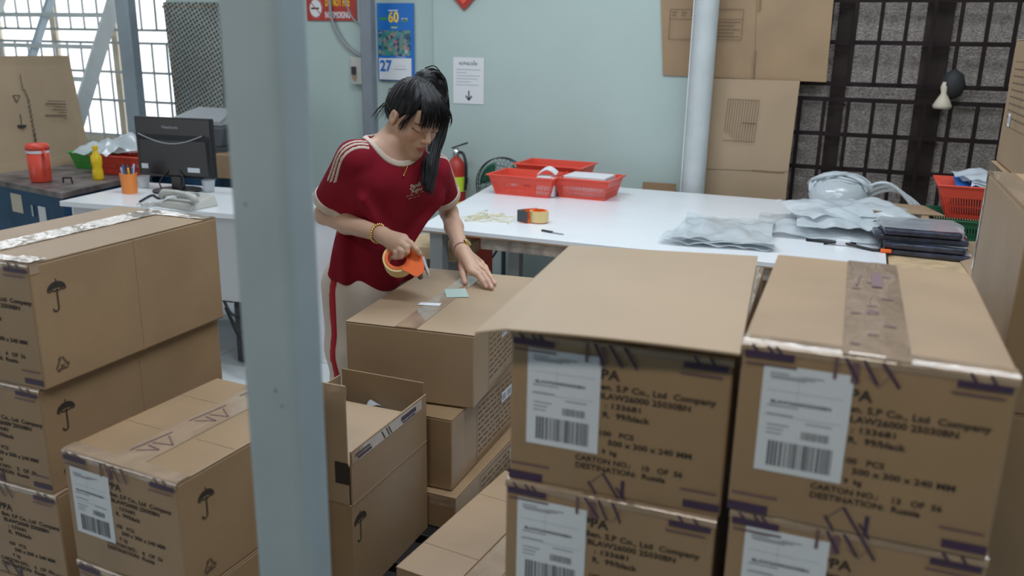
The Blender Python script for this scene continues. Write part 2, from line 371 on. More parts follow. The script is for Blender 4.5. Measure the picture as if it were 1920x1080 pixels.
m.box(XC, W2[0], y, WALL + .2, FLOOR, CEIL); m.box(W2[1], RX, y, WALL + .2, FLOOR, CEIL); m.box(W2[0], W2[1], y, WALL + .2, FLOOR, W2[2]); m.box(W2[0], W2[1], y, WALL + .2, W2[3], CEIL)
m.build('wall_back_right', M['wall'], kind='structure')
m = MB(); m.box(W1[1], XC, WALL - .012, WALL, FLOOR + .001, FLOOR + .03); m.build('baseboard_back', M['black_m'], kind='structure')
# window on the left with pale bars, bright frosted panes
t = thing('window_1', None, None, (0, WALL, 0), 0, kind='structure')
xs = [W1[0] + .05, -6.35, -5.75, -5.15, W1[1] - .04]
for a, b in zip(xs, xs[1:]):
    MB().box(a + .02, b - .02, .10, .106, W1[2] + .05, W1[3] - .05).build('pane', M['frost'], t)
for x in xs: MB().box(x - .028, x + .028, .08, .12, W1[2], W1[3]).build('mullion', M['beige'], t, bevel=.004)
MB().box(W1[0], W1[1], .08, .12, W1[2], W1[2] + .07).build('bottom_rail', M['beige'], t)
MB().box(W1[0], W1[1], .08, .12, W1[3] - .05, W1[3]).build('top_rail', M['beige'], t)
MB().box(W1[0], W1[1], .082, .118, .47, .53).build('transom', M['beige'], t)
zz = [-.70, -.445, -.24, -.035, .055, .32, .58, .84, 1.1, 1.36]
for z in zz: MB().box(W1[0], W1[1], .012, .024, z - .009, z + .009).build('grille_rail', M['bar_lt'], t)
x = W1[0] + .06; k = 0
while x < W1[1]:
    for a, b in ((-.78, -.035), (.055, 1.55)): MB().box(x - .006 + (.06 if a > 0 else 0), x + .006 + (.06 if a > 0 else 0), .004, .014, a, b).build('grille_bar', M['bar_lt'], t)
    x += .135
# dark grille window on the right
t = thing('window_2', None, None, (0, WALL, 0), 0, kind='structure')
vx = [at(px, py, WALL)[0] for px, py in ((1560, 77), (1600, 79), (1646, 80), (1696, 81), (1796, 84), (1846, 85), (1899, 87))]
MB().box(W2[0], W2[1], .075, .083, W2[2], W2[3]).build('pane', M['pglass'], t)
mx = [(at(1583, 60, WALL)[0], .075), (at(1762, 50, WALL)[0], .125), (W2[0] + .02, .05), (W2[1] - .02, .05)]
for x, wd in mx: MB().box(x - wd / 2, x + wd / 2, .05, .10, W2[2], W2[3]).build('mullion', M['mull_dk'], t, bevel=.004)
MB().box(W2[0], W2[1], .045, .10, W2[2], W2[2] + .14).build('bottom_rail', M['mull_dk'], t)
hz = [at(1690, yy, WALL)[2] for yy in (81, 161, 191, 258, 324)]
for z in hz + [at(1690, 0, WALL)[2], .43, .62, .81, -.8, 1.0, 1.2, 1.4]: MB().box(W2[0], W2[1], .0, .016, z - .011, z + .011).build('grille_rail', M['bar_dk'], t)
dx = (vx[6] - vx[1]) / 6; low = hz[2]; mid = hz[1]
for k in range(-3, 8):
    x = vx[1] + k * dx
    if W2[0] < x < W2[1]: MB().box(x - .0095, x + .0095, -.006, .008, mid, W2[3]).build('grille_bar', M['bar_dk'], t)
    x2 = x + dx * .12
    if W2[0] < x2 < W2[1]: MB().box(x2 - .0095, x2 + .0095, -.006, .008, W2[2], low).build('grille_bar', M['bar_dk'], t)
# steel posts
def post(label, x0, x1, y0, y1, mat='steel', cap=None):
    t = thing('steel_post', label, 'post', ((x0 + x1) / 2, (y0 + y1) / 2, FLOOR)); w2, d2 = (x1 - x0) / 2, (y1 - y0) / 2
    MB().box(-w2, w2, -d2, d2, .006, CEIL - FLOOR).build('shaft', M[mat], t, bevel=min(.012, w2 * .3), seg=3)
    MB().box(-w2 - .03, w2 + .03, -d2 - .03, d2 + .03, 0, .008).build('base_plate', M[mat], t)
    return t
YC = .72; xl = at(440, 540, YC)[0]; xc = at(545, 540, YC)[0]; yb = atX(604, 540, xc)[1]
t = post('wide blue-grey steel post in the foreground left of the woman', xl, xc, YC, yb)
random.seed(3); m = MB()
for k in range(16):
    z = random.uniform(.8, 2.1); u = random.uniform(-.04, .04); r = random.uniform(.0012, .0035); F = Face(((xl - xc) / 2, -(yb - YC) / 2, 0), (1, 0, 0), (0, 0, 1), (0, -1, 0))
    rr = [(r * random.uniform(.5, 1.4)) for _ in range(7)]
    m.add([F.p(u + .05 + rr[j] * math.cos(j * .9), z + 1.3 * rr[j] * math.sin(j * .9), .0004) for j in range(7)], [tuple(range(7))])
m.build('paint_chips', new_mat('chipped_paint', (.17, .19, .21), .8), t)
xa, xb = at(213, 0, 4.6)[0], at(238, 0, 4.6)[0]; post('slim blue-grey post in front of the bright barred window', xa, xb, 4.6, 4.68, 'steel_m')
xa, xb = at(672, 0, 4.7)[0], at(693, 0, 4.7)[0]; post('slim grey post beside the blue wall calendar', xa, xb, 4.7, 4.77, 'steel_d')
# round pipe behind the table
p0 = at(1319, 100, 4.72); rr = 20.5 * 4.85 / 1600
t = thing('round_pipe', 'pale round steel pipe standing behind the white table', 'pipe', (p0[0], 4.72, FLOOR))
m = MB(); m.lathe([(rr, .008), (rr, 1.0), (rr, CEIL - FLOOR)], 28); m.build('shaft', M['steel_w'], t, smooth=False)
m = MB(); m.lathe([(rr + .04, 0), (rr + .04, .01)], 24); m.build('base_plate', M['steel_w'], t)
MB().tube([(-rr - .004, -.01, .1), (-rr - .004, -.01, 3.1)], .004, 6).build('cable', M['paper'], t)

# ------------------------------------------------------------------ foreground cartons
# right front stack (D)
H = .2312
no = ['13', '14', '15', '16', '17']
dl = ['taped carton with white label on top of the front right stack', 'labelled carton second from the top in the front right stack', 'carton third from the top in the front right stack',
      'carton fourth from the top in the front right stack', 'carton at the floor of the front right stack']
for k in range(5):
    jx = (0, .004, -.003, .002, 0)[k]
    t, F = carton(dl[k], (-.102 + jx, 1.023 + jx, -.344 - k * H), .3, .5, H - .001, .009 + jx * 2, 'cartons of the front right stack')
    if k < 2:
        label_on(t, F['front'], .028 if k == 0 else .022, .024 if k == 0 else .019)
        carton_text(t, F['front'], no=no[k]); tape_ticks(t, F['front'], .3, 11 + k); bottom_ticks(t, F['front'], .3, H, k)
        edge_tape(t, F['front'], F['top'], .3, .012, .030, k + 1)
        if k == 0:
            tape_film(t, F['top'], .114, .0, .190, .5, .0016, .0016, seed=4)
            m = MB(); G = F['top']
            put_text(m, G, 'D', .142, .158, .20, .02, e=.0036); stroke(m, G, [(.128, .33), (.134, .40)], .003, .0036); rect(m, G, .150, .33, .165, .42, .0036)
            for q in range(9): rect(m, G, .122 + (q % 3) * .02, .04 + q * .045, .134 + (q % 3) * .022, .045 + q * .045, .0034)
            m.build('tape_print', M['ink_p2'], t)
# left of it (C) with a cardboard sheet on top
Hc = .225
cl = ['labelled carton under the loose cardboard sheet', 'labelled carton second from the top under the sheet covered stack', 'carton third from the top in the sheet covered stack',
      'carton fourth from the top in the sheet covered stack', 'carton at the floor of the sheet covered stack']
for k in range(5):
    jx = (0, -.003, .002, -.002, 0)[k]
    t, F = carton(cl[k], (-.409 + jx, 1.028 - (.004 if k == 1 else 0), -.375 - k * Hc), .298, .5, Hc - .001, .036 - (.012 if k else 0), 'cartons of the sheet covered stack')
    if k < 2:
        label_on(t, F['front'], .025 - .006 * k, .021 + .002 * k); carton_text(t, F['front'], no=('10', '11')[k], dy=-.003 - .004 * k)
        tape_ticks(t, F['front'], .298, 21 + k); bottom_ticks(t, F['front'], .298, Hc, 5 + k); edge_tape(t, F['front'], F['top'], .298, .012, .03, k + 5)
        tape_film(t, F['top'], .114, 0, .188, .5, .0014, .0012, seed=8 + k)
        G = F['right']; tape_film(t, F['top'], .262, .02, .298, .5, .0014, .001, 4, 30, seed=2)
cs = [on(890, 612, -.353), on(1388, 663, -.353), on(1421, 480, -.367), on(1068, 460, -.367)]
m = MB()
def sheet(a, b):
    lo = cs[0] * (1 - a) + cs[1] * a; hi = cs[3] * (1 - a) + cs[2] * a; p = lo * (1 - b) + hi * b
    return p + np.array([0, 0, .003 * math.sin(a * PI) * (1 - b) - (.008 * max(0, .12 - a) / .12) * (1 - b)])
m.grid(sheet, 16, 16); o = m.build('cardboard_sheet', M['card_lt'], solid=.003, smooth=False)
tag(o, 'large flat sheet of cardboard lying over the carton stack left of the front right one', 'cardboard sheet')

# left stack (A, B, ...)
zt = [-.397, -.645, -.868, -1.09, -1.30, -1.5]
al = ['big carton with umbrella mark on top of the left stack', 'carton second from the top in the left stack', 'carton third from the top in the left stack', 'carton fourth from the top in the left stack', 'carton at the floor of the left stack']
for k in range(5):
    xr = (-1.366, -1.384, -1.378, -1.38, -1.38)[k]; Hh = zt[k] - zt[k + 1] - .001
    t, F = carton(al[k], (xr - .3, 1.060, zt[k]), .3, .5, Hh, .004, 'cartons of the left stack')
    if k < 3:
        carton_text(t, F['front'], no=('4', '5', '6')[k], dx=.015, dy=.01); umbrella_mark(t, F['right'], .052, .060); recycle_mark(t, F['right'], .043, .207 if k == 0 else .18)
        tape_ticks(t, F['front'], .3, 31 + k); bottom_ticks(t, F['front'], .3, Hh, 9 + k); edge_tape(t, F['front'], F['top'], .3, .014, .03, 3 + k)
        m = MB(); rect(m, F['right'], .247, .001, .2485, Hh, .0007); m.build('fold_line', new_mat('faint_fold', (.38, .25, .145), .8), t)
        if k == 0:
            tape_film(t, F['top'], .10, .0, .165, .5, .0018, .002, 10, 60, seed=14)
            tape_film(t, F['right'], .0, .002, .02, .02, .0014, .001, 6, 6, seed=9)
            tape_film(t, F['top'], .16, .455, .30, .495, .0016, .0012, 20, 8, seed=10)
            tape_film(t, F['top'], .24, .0, .30, .04, .0030, .0016, 12, 8, seed=19)
# lower left carton (G) with label
gl = ['labelled carton on top of the low stack in front of the left stack', 'carton second from the top in the low left stack', 'carton at the floor of the low left stack']
gz = [-.715, -.942, -1.2, -1.5]
for k in range(3):
    t, F = carton(gl[k], (-1.268, 1.0, gz[k]), .28, .385, gz[k] - gz[k + 1] - .001, -.06, 'cartons of the low left stack')
    Hh = gz[k] - gz[k + 1]
    if k < 2:
        if k == 0: label_on(t, F['front'], .016, .030, .098, .132)
        carton_text(t, F['front'], .93, no='8'); umbrella_mark(t, F['right'], .06, .055, .038); recycle_mark(t, F['right'], .055, .19, .03)
        tape_ticks(t, F['front'], .28, 41 + k); edge_tape(t, F['front'], F['top'], .28, .014, .03, 13 + k)
        tape_film(t, F['top'], .105, 0, .175, .42, .0010, .0003, 4, 10, seed=3)
        G = F['top']; m = MB()
        for v0 in (.05, .19, .33):
            stroke(m, G, [(.115, v0), (.125, v0 + .09)], .003, .0022); stroke(m, G, [(.125, v0 + .005), (.160, v0 + .025), (.128, v0 + .03)], .0025, .0022)
            stroke(m, G, [(.127, v0 + .04), (.168, v0 + .05), (.131, v0 + .075)], .0025, .0022)
        m.build('tape_print', M['ink_p2'], t)
        m = MB()
        for v0 in (.14, .28): rect(m, G, .18, v0, .279, v0 + .0012, .0008); rect(m, G, .001, v0, .10, v0 + .0012, .0008)
        m.build('fold_line', bpy.data.materials['faint_fold'], t)
# carton E (being taped) and the two under it, on black pallets
t, F = carton('large pale carton the woman is taping shut', (-1.186, 1.806, -.70), .355, .585, .2, .10, 'cartons of the packing stack', mat='card_lt')
m = MB(); G = F['top']; m.slab([G.p(.125, .19, .0015), G.p(.185, .20, .0015), G.p(.183, .225, .0015), G.p(.124, .215, .0015)], .0005); m.build('paper_slip', M['paper'], t)
tape_film(t, F['top'], .14, 0, .20, .585, .0010, .0002, 4, 8, seed=6).name = 'packing_tape'
m = MB(); m.slab([G.p(.175, .285, .0015), G.p(.235, .31, .0015), G.p(.195, .39, .0015), G.p(.14, .36, .0015)], .0005); m.build('clear_patch', new_mat('mint_film', (.42, .55, .50), .2), t)
def form_print(t, F, u0, v0, u1, v1, labels=()):
    m = MB(); random.seed(int(u0 * 1000))
    for a in (v0, v1): rect(m, F, u0, a, u1, a + .0012)
    for a in (u0, (u0 * .55 + u1 * .45), u1): rect(m, F, a, v0, a + .0012, v1)
    n = int((v1 - v0) / .016)
    for i in range(1, n):
        v = v0 + i * .016; a = u0 + .01
        while a < u1 - .03: b = a + random.uniform(.012, .04); rect(m, F, a, v, min(b, u1 - .01), v + .0035); a = b + .01
    m.build('printed_form', M['ink_soft'], t)
    for (a, b, c, d) in labels:
        q = MB(); q.slab([F.p(a, b, .0008), F.p(a, d, .0008), F.p(c, d, .0008), F.p(c, b, .0008)], .0008); lb = q.build('small_sticker', M['label'], t); q = MB()
        for i in range(2): rect(q, F, a + .004 + i * (c - a) * .5, b + .006, a + (c - a) * (.4 + i * .5), d - .006, .0019)
        q.build('sticker_print', M['ink_g'], lb)
form_print(t, F['right'], .12, .018, .46, .19, [(.24, .055, .29, .085), (.31, .05, .36, .08)])
t, F = carton('second carton down in the packing stack beneath the one being taped', (-1.209, 1.759, -.904), .35, .585, .198, .02, 'cartons of the packing stack')
form_print(t, F['right'], .16, .02, .52, .185, [(.34, .06, .42, .09)])
t, F = carton('lowest thin carton of the packing stack on the black pallets', (-1.188, 1.741, -1.104), .352, .6, .096, .0, 'cartons of the packing stack')
form_print(t, F['right'], .15, .015, .55, .09, [(.36, .03, .46, .06)])
tape_film(t, F['front'], .28, .005, .35, .03, .001, .0006, 8, 4, seed=5)
for k in range(2):
    t = thing('plastic_pallet', ('upper' if k == 0 else 'lower') + ' black plastic pallet under the packing stack', 'pallet', (-.995, 1.93, -1.35 - .15 * k), 0, 'black pallets')
    for i in range(8):
        y = -.5 + i * .133; MB().box(-.205, .205, y, y + .10, .118, .1495).build('slat', M['black'], t, bevel=.003)
    for x in (-.19, -.03, .13):
        MB().box(x, x + .06, -.5, .53, .03, .118).build('stringer', M['black'], t, bevel=.003)
        MB().box(x - .005, x + .065, -.5, .53, .0, .03).build('skid', M['black'], t)
# open tall carton F
FX0, FX1, FY0, FY1, FZ = -1.155, -.912, 1.386, 1.732, -.955
t = thing('open_carton', 'tall open carton with raised flaps and umbrella mark in front of the packing stack', 'cardboard box', ((FX0 + FX1) / 2, (FY0 + FY1) / 2, -1.2))
w2, d2, h = (FX1 - FX0) / 2, (FY1 - FY0) / 2, FZ + 1.2
m = MB()
m.box(-w2, w2, -d2, d2, 0, .004); m.box(-w2, w2, -d2, -d2 + .004, .004, h); m.box(-w2, w2, d2 - .004, d2, .004, h); m.box(-w2, -w2 + .004, -d2 + .004, d2 - .004, .004, h); m.box(w2 - .004, w2, -d2 + .004, d2 - .004, .004, h)
m.build('body', M['card'], t)
MB().box(w2 - .004, w2, -d2 + .005, d2, h + .001, h + .125).build('flap', M['card'], t)
MB().box(-w2 + .004, w2 - .006, d2 - .004, d2, h + .001, h + .155).build('flap', M['card_in'], t)
MB().box(-w2, -w2 + .004, -d2 + .01, d2 - .01, h + .001, h + .14).build('flap', M['card_in'], t)
MB().box(-w2 + .006, w2 - .006, -d2, -d2 + .004, h + .001, h + .275).build('flap', M['card_lt'], t, bevel=.001)
R = Face((w2, -d2, h + .125), (0, 1, 0), (0, 0, -1), (1, 0, 0)); Fr = Face((-w2 + .006, -d2, h + .275), (1, 0, 0), (0, 0, -1), (0, -1, 0))
tape_film(t, R, .006, .002, .32, .03, .001, .0005, 30, 5, seed=5)
m = MB(); rect(m, R, .02, .012, .08, .016, .002); rect(m, R, .03, .02, .085, .026, .002)
for a in (.13, .15, .16): stroke(m, R, [(a, .006), (a + .014, .028)], .003, .002)
rect(m, R, .22, .010, .29, .020, .002); rect(m, R, .225, .024, .285, .027, .002); m.build('tape_print', M['ink_p'], t)
MB().tube([(w2 + .0003, -d2 + .004, h), (w2 + .0003, d2, h)], .0014, 6).build('crease', M['crease'], t)
umbrella_mark(t, Face((w2, -d2, h), (0, 1, 0), (0, 0, -1), (1, 0, 0)), .032, .05, .050)
tape_film(t, Fr, .19, .0, .236, .02, .001, .001, 8, 4, seed=12)
m = MB(); m.slab([Fr.p(.200, .175, .001), Fr.p(.200, .225, .001), Fr.p(.234, .225, .001), Fr.p(.234, .175, .001)], .0008); m.build('printed_sticker', M['ink'], t)
m = MB(); m.box(-w2 + .008, w2 - .008, -d2 + .008, d2 - .045, h + .085, h + .089); o = m.build('liner_sheet', M['card_lt'], t)
m = MB(); m.grid(lambda a, b: (-.03 + a * .13, d2 - .042 + b * .032, h + .07 + .02 * math.sin(a * 5 + b * 2) + .01 * a), 10, 4); m.build('packed_bag', M['bag'], t, smooth=True)
m = MB(); m.box(-w2 + .012, w2 - .012, -d2 + .012, d2 - .012, .004, h + .07); m.build('contents', M['bag'], t, bevel=.01)
# H
for k, (z0, z1, lb) in enumerate([(-1.0, -1.25, 'low carton with glossy tape left of the sheet covered stack, topmost of two'), (-1.25, -1.5, 'low carton on the floor left of the sheet covered stack')]):
    t, F = carton(lb, (-.752, 1.290, z0), .27, .46, z0 - z1 - .001, -.10, 'low cartons by the sheet covered stack')
    if k == 0:
        tape_film(t, F['top'], .14, 0, .20, .46, .0014, .0016, 10, 50, seed=24)
        m = MB()
        for v0 in (.10, .33): rect(m, F['top'], .001, v0, .134, v0 + .0012, .0008)
        m.build('fold_line', bpy.data.materials['faint_fold'], t)
# M stack and N
for k in range(4):
    z = -.228 - k * .318; hh = .317
    t, F = carton(['tall plain carton topmost under the printed one at the right edge', 'plain carton second in the right edge stack', 'plain carton third in the right edge stack', 'plain carton on the floor in the right edge stack'][k],
                  (.25 + .004 * (k % 2), 1.45, z), .34, .5, hh, 0, 'plain cartons at the right edge', mat='card')
    if k == 0: tape_film(t, F['top'], .0, .0, .045, .5, .0014, .0014, 6, 40, seed=37)
    if k == 0: tape_film(t, Face((-.17, .25, hh), (0, -1, 0), (0, 0, -1), (-1, 0, 0)), .0, .0, .014, .2, .0012, .0008, 4, 20, seed=31)
for k in range(4):
    t, F = carton(['plain', 'second plain', 'third plain', 'lowest plain'][k] + ' carton beneath the printed one at the upper right edge', (.318, 1.985, -.2605 - .3098 * k), .34, .49, .309, 0, 'cartons behind the right edge stack')
    if k == 0: tape_film(t, Face((-.17, .245, .309), (0, -1, 0), (0, 0, -1), (-1, 0, 0)), .0, .0, .49, .02, .0012, .0012, 30, 4, seed=33)
t, F = carton('printed carton at the upper right edge above the tall plain one', (.328, 1.985, .034), .33, .48, .293, 0)
form_print(t, F['left'], .05, .05, .40, .20, [(.09, .17, .12, .20)])

# ------------------------------------------------------------------ white packing table
ZT = -.75
tc = [on(785, 424, ZT), on(1430, 490, ZT), on(1680, 503, ZT), on(1600, 392, ZT), on(1500, 378, ZT), on(935, 337, ZT)]
fx = tc[0][0]; bx = tc[5][0]; XR = .15; YF = 3.172; YB = 4.60
t = thing('packing_table', 'long white topped packing table against the mint wall', 'table', (0, 0, FLOOR))
poly = [(fx, YF), (XR, YF), (XR, YB), (bx, YB)]
m = MB(); m.hexa([(x, y, ZT - FLOOR - .018) for x, y in poly], [(x, y, ZT - FLOOR) for x, y in poly]); m.build('tabletop', M['white'], t, bevel=.001, seg=1)
m = MB(); m.hexa([(x, y, ZT - FLOOR - .024) for x, y in poly], [(x, y, ZT - FLOOR - .0185) for x, y in poly]); m.build('board_edge', M['wood'], t)
MB().box(fx + .28, XR - .03, YF + .02, YF + .05, ZT - FLOOR - .075, ZT - FLOOR - .0245).build('apron', new_mat('weathered_apron', (.30, .25, .21), .7, noise_amt=.4, noise_scale=18), t)
MB().box(fx + .05, fx + .085, YF + .06, YB - .06, ZT - FLOOR - .075, ZT - FLOOR - .0245).build('apron', M['greyleg'], t)
for x, y, w_, mt in ((fx + .07, YF + .05, .06, 'greyleg'), (fx + .33, YF + .30, .05, 'greyleg'), (on(953, 450, ZT)[0], YF + .9, .034, 'black_m'), (XR - .06, YF + .05, .05, 'greyleg'), (XR - .06, YB - .05, .05, 'greyleg'), (bx + .12, YB - .05, .05, 'greyleg')):
    MB().box(x - w_ / 2, x + w_ / 2, y - w_ / 2, y + w_ / 2, 0, ZT - FLOOR - .0245).build('leg', M[mt], t, bevel=.002)
# brown side table to the right
t = thing('side_table', 'brown wooden table right of the white packing table', 'table', (0, 0, FLOOR)); zs = ZT - .012
MB().box(XR + .01, 1.5, 3.25, 4.55, zs - FLOOR - .03, zs - FLOOR).build('tabletop', M['plank'], t, bevel=.002)
for x, y in ((XR + .06, 3.3), (1.45, 3.3), (XR + .06, 4.5), (1.45, 4.5)): MB().box(x - .025, x + .025, y - .025, y + .025, 0, zs - FLOOR - .03).build('leg', M['wood'], t)

def basket(name, label, loc, w, l, h, rz, mat, group, slats=True, taper=.82):
    t = thing(name, label, 'basket', loc, rz, group); m = MB(); T = .0022
    def ring(z, s): a, b = w / 2 * s, l / 2 * s; return [(-a, -b, z), (a, -b, z), (a, b, z), (-a, b, z)]
    def s_at(z): return taper + (1 - taper) * z / h
    def wall(z0, z1):
        A, B = ring(z0, s_at(z0)), ring(z1, s_at(z1)); A2 = [(x * .975, y * .97, z) for x, y, z in A]; B2 = [(x * .975, y * .97, z) for x, y, z in B]
        for i in range(4):
            j = (i + 1) % 4; m.hexa([A[i], A[j], A2[j], A2[i]], [B[i], B[j], B2[j], B2[i]])
    m.hexa(ring(0, taper), ring(.003, taper)); wall(0, h * .12); wall(h * .62, h); wall(h * .34, h * .38)
    for side in range(4):
        L = (w, l, w, l)[side]; n = max(6, int(L / .011))
        for k in range(n):
            f = (k + .5) / n - .5
            def pt(z, o, ff):
                s = s_at(z); a, b = w / 2 * s - o, l / 2 * s - o
                return [(2 * ff * a, -b, z), (a, 2 * ff * b, z), (2 * ff * a, b, z), (-a, 2 * ff * b, z)][side]
            g = .25 / n
            z0, z1 = h * .1, h * .63
            q = [pt(z0, 0, f - g), pt(z0, 0, f + g), pt(z0, .002, f + g), pt(z0, .002, f - g)]; r = [pt(z1, 0, f - g), pt(z1, 0, f + g), pt(z1, .002, f + g), pt(z1, .002, f - g)]
            m.hexa(q, r)
    m.build('basket_body', M[mat], t)
    m = MB(); a, b = w / 2, l / 2; e = .010
    m.box(-a - e, a + e, -b - e, -b + .001, h - .006, h + .001); m.box(-a - e, a + e, b - .001, b + e, h - .006, h + .001); m.box(-a - e, -a + .001, -b, b, h - .006, h + .001); m.box(a - .001, a + e, -b, b, h - .006, h + .001)
    m.build('rim', M[mat], t, bevel=.002); return t
Bg = 'red baskets on the packing table'
b1 = on(963, 369, ZT); b2 = on(1068, 374, ZT)
basket('plastic_basket', 'red plastic basket at the left front of the packing table baskets', (b1[0] + .03, b1[1] + .14, ZT), .36, .25, .105, -.02, 'red', Bg)
basket('plastic_basket', 'red plastic basket filled with white paper sheets on the packing table', (b2[0] + .055, b2[1] + .14, ZT), .30, .25, .105, -.04, 'red', Bg)
basket('plastic_basket', 'red plastic basket behind the two front ones near the fan', (b1[0] + .08, b1[1] + .42, ZT), .38, .25, .13, -.02, 'red', Bg)
t = thing('paper_stack', 'stack of white paper sheets inside the right red basket', 'paper', (b2[0] + .055, b2[1] + .14, ZT + .004), -.04)
for k in range(6): MB().box(-.115 + .003 * (k % 3), .115, -.085, .085 + .004 * (k % 2), k * .018, k * .018 + .017).build('sheet_bundle', M['paper'], t, bevel=.002)
t = thing('paper_bundle', 'folded white papers standing in the left red basket', 'paper', (b1[0] + .14, b1[1] + .12, ZT + .004), .1)
m = MB(); m.grid(lambda a, b: (-.05 + .10 * a, -.03 + .06 * b, .105 + .03 * math.sin(a * 3) + .01 * b), 8, 4); m.build('folded_sheet', M['paper'], t, solid=.004)
MB().box(-.045, .05, -.06, .03, 0, .10).build('sheet_bundle', M['paper'], t, bevel=.002)

# tape dispenser
def dispenser(label, mat4, film=False):
    t = thing('tape_dispenser', label, 'tape dispenser', (0, 0, 0)); t.matrix_world = mat4; hw = .024
    m = MB()
    for i in range(40):
        a0, a1 = 2 * PI * i / 40, 2 * PI * (i + 1) / 40; q = []
        for z in (-hw, hw):
            for (a, r) in ((a0, .036), (a1, .036), (a1, .042), (a0, .042)): q.append((r * math.cos(a), r * math.sin(a), z))
        m.hexa(q[:4], q[4:])
    m.build('tape_roll', M['tapecream'], t)
    m = MB()
    for i in range(40):
        a0, a1 = 2 * PI * i / 40, 2 * PI * (i + 1) / 40; q = []
        for z in (-hw - .002, hw + .002):
            for (a, r) in ((a0, .027), (a1, .027), (a1, .0355), (a0, .0355)): q.append((r * math.cos(a), r * math.sin(a), z))
        m.hexa(q[:4], q[4:])
    m.build('hub', M['orange'], t)
    prof = [(.026, -.026), (.036, .006), (.018, .036), (.010, .052), (.018, .058), (.058, .034), (.078, .012), (.086, -.006), (.078, -.026), (.066, -.030), (.052, -.028)]
    m = MB(); k = len(prof)
    for z0, z1 in ((hw + .001, hw + .004),): m.add([(x, y, z0) for x, y in prof] + [(x, y, z1) for x, y in prof], [tuple(range(k))[::-1], tuple(range(k, 2 * k))] + [(i, (i + 1) % k, k + (i + 1) % k, k + i) for i in range(k)])
    m.build('side_plate', M['orange'], t)
    m = MB(); top = [(.010, .052), (.018, .058), (.058, .034), (.078, .012)]
    for (a, b), (c, d) in zip(top, top[1:]): m.hexa([(a, b, -hw), (c, d, -hw), (c, d, hw + .001), (a, b, hw + .001)], [(a, b + .004, -hw), (c, d + .004, -hw), (c, d + .004, hw + .001), (a, b + .004, hw + .001)])
    m.build('frame_bridge', M['orange'], t)
    m = MB(); m.tube([(.016, .050, 0), (-.004, .044, 0), (-.016, .050, 0)], .010, 10); m.build('handle', M['orange'], t, smooth=True)
    m = MB(); m.hexa([(.062, .028, -hw), (.092, -.002, -hw), (.092, -.002, hw + .005), (.062, .028, hw + .005)], [(.066, .034, -hw), (.097, .002, -hw), (.097, .002, hw + .005), (.066, .034, hw + .005)])
    for i in range(10): z = -hw + i * .005; m.add([(.092, -.002, z), (.092, -.002, z + .005), (.099, -.007, z + .0025)], [(0, 1, 2)])
    m.build('cutter_blade', M['silver'], t)
    m = MB(); m.lathe([(.008, -hw), (.008, hw)], 14, (.072, -.010, 0)); m.build('roller', M['black'], t); return t
def mat_axes(X, Y, Z, o): return Matrix([[X[0], Y[0], Z[0], o[0]], [X[1], Y[1], Z[1], o[1]], [X[2], Y[2], Z[2], o[2]], [0, 0, 0, 1]])
Xd = nrm(rtd((.90, .40, .12))); Zd = rtd((.05, -.32, .94)); Zd = nrm(Zd - Xd * np.dot(Zd, Xd)); Yd = np.cross(Zd, Xd)
dispenser('orange tape dispenser with cream roll held in the woman\'s hand', mat_axes(Xd, Yd, Zd, P(747, 489, 2.40)))
pd = on(1003, 421, ZT); a = PI + .25
t = dispenser('orange tape dispenser lying on its side on the white table', mat_axes((math.cos(a), math.sin(a), 0), (math.sin(a), -math.cos(a), 0), (0, 0, -1), (pd[0], pd[1] + .05, ZT + .029)))
MB().hexa([(.046, -.045, -.024), (.095, -.010, -.024), (.095, -.010, .024), (.046, -.045, .024)], [(.046, -.041, -.024), (.092, -.006, -.024), (.092, -.006, .024), (.046, -.041, .024)]).build('printed_guard', M['dark'], t)
# cutter, string scraps
pk = on(1036, 437, ZT); t = thing('utility_knife', 'small dark cutter blade lying near the front edge of the white table', 'knife', (pk[0], pk[1], ZT), -.3)
MB().hexa([(-.055, -.008, .001), (.0, -.009, .001), (.0, .006, .001), (-.055, .006, .001)], [(-.055, -.007, .008), (.0, -.008, .008), (.0, .005, .008), (-.055, .005, .008)]).build('handle', M['dark'], t, bevel=.002)
MB().hexa([(.0, -.007, .002), (.06, -.001, .002), (.05, .005, .002), (.0, .005, .002)], [(.0, -.007, .004), (.06, -.001, .004), (.05, .005, .004), (.0, .005, .004)]).build('blade', M['grey'], t)
def hank(label, c, n, spread, seed, mat='straw', r=.0016, zr=.012):
    random.seed(seed); m = MB()
    for k in range(n):
        p = np.array([c[0] + random.uniform(-spread, spread) * .3, c[1] + random.uniform(-spread, spread) * .4, ZT + .002]); a = .9 + random.uniform(-.7, .7); pts = []
        for i in range(9):
            pts.append(p.copy()); a += random.uniform(-.6, .6); p = p + np.array([math.cos(a), math.sin(a), 0]) * spread * .16; p[2] = ZT + .002 + random.random() * zr
        m.tube(pts, r, 5)
    return tag(m.build('string_scraps', M[mat], smooth=True), label, 'string')
hank('loose yellowish string scraps on the white table behind the woman\'s arm', on(888, 412, ZT), 12, .16, 3)
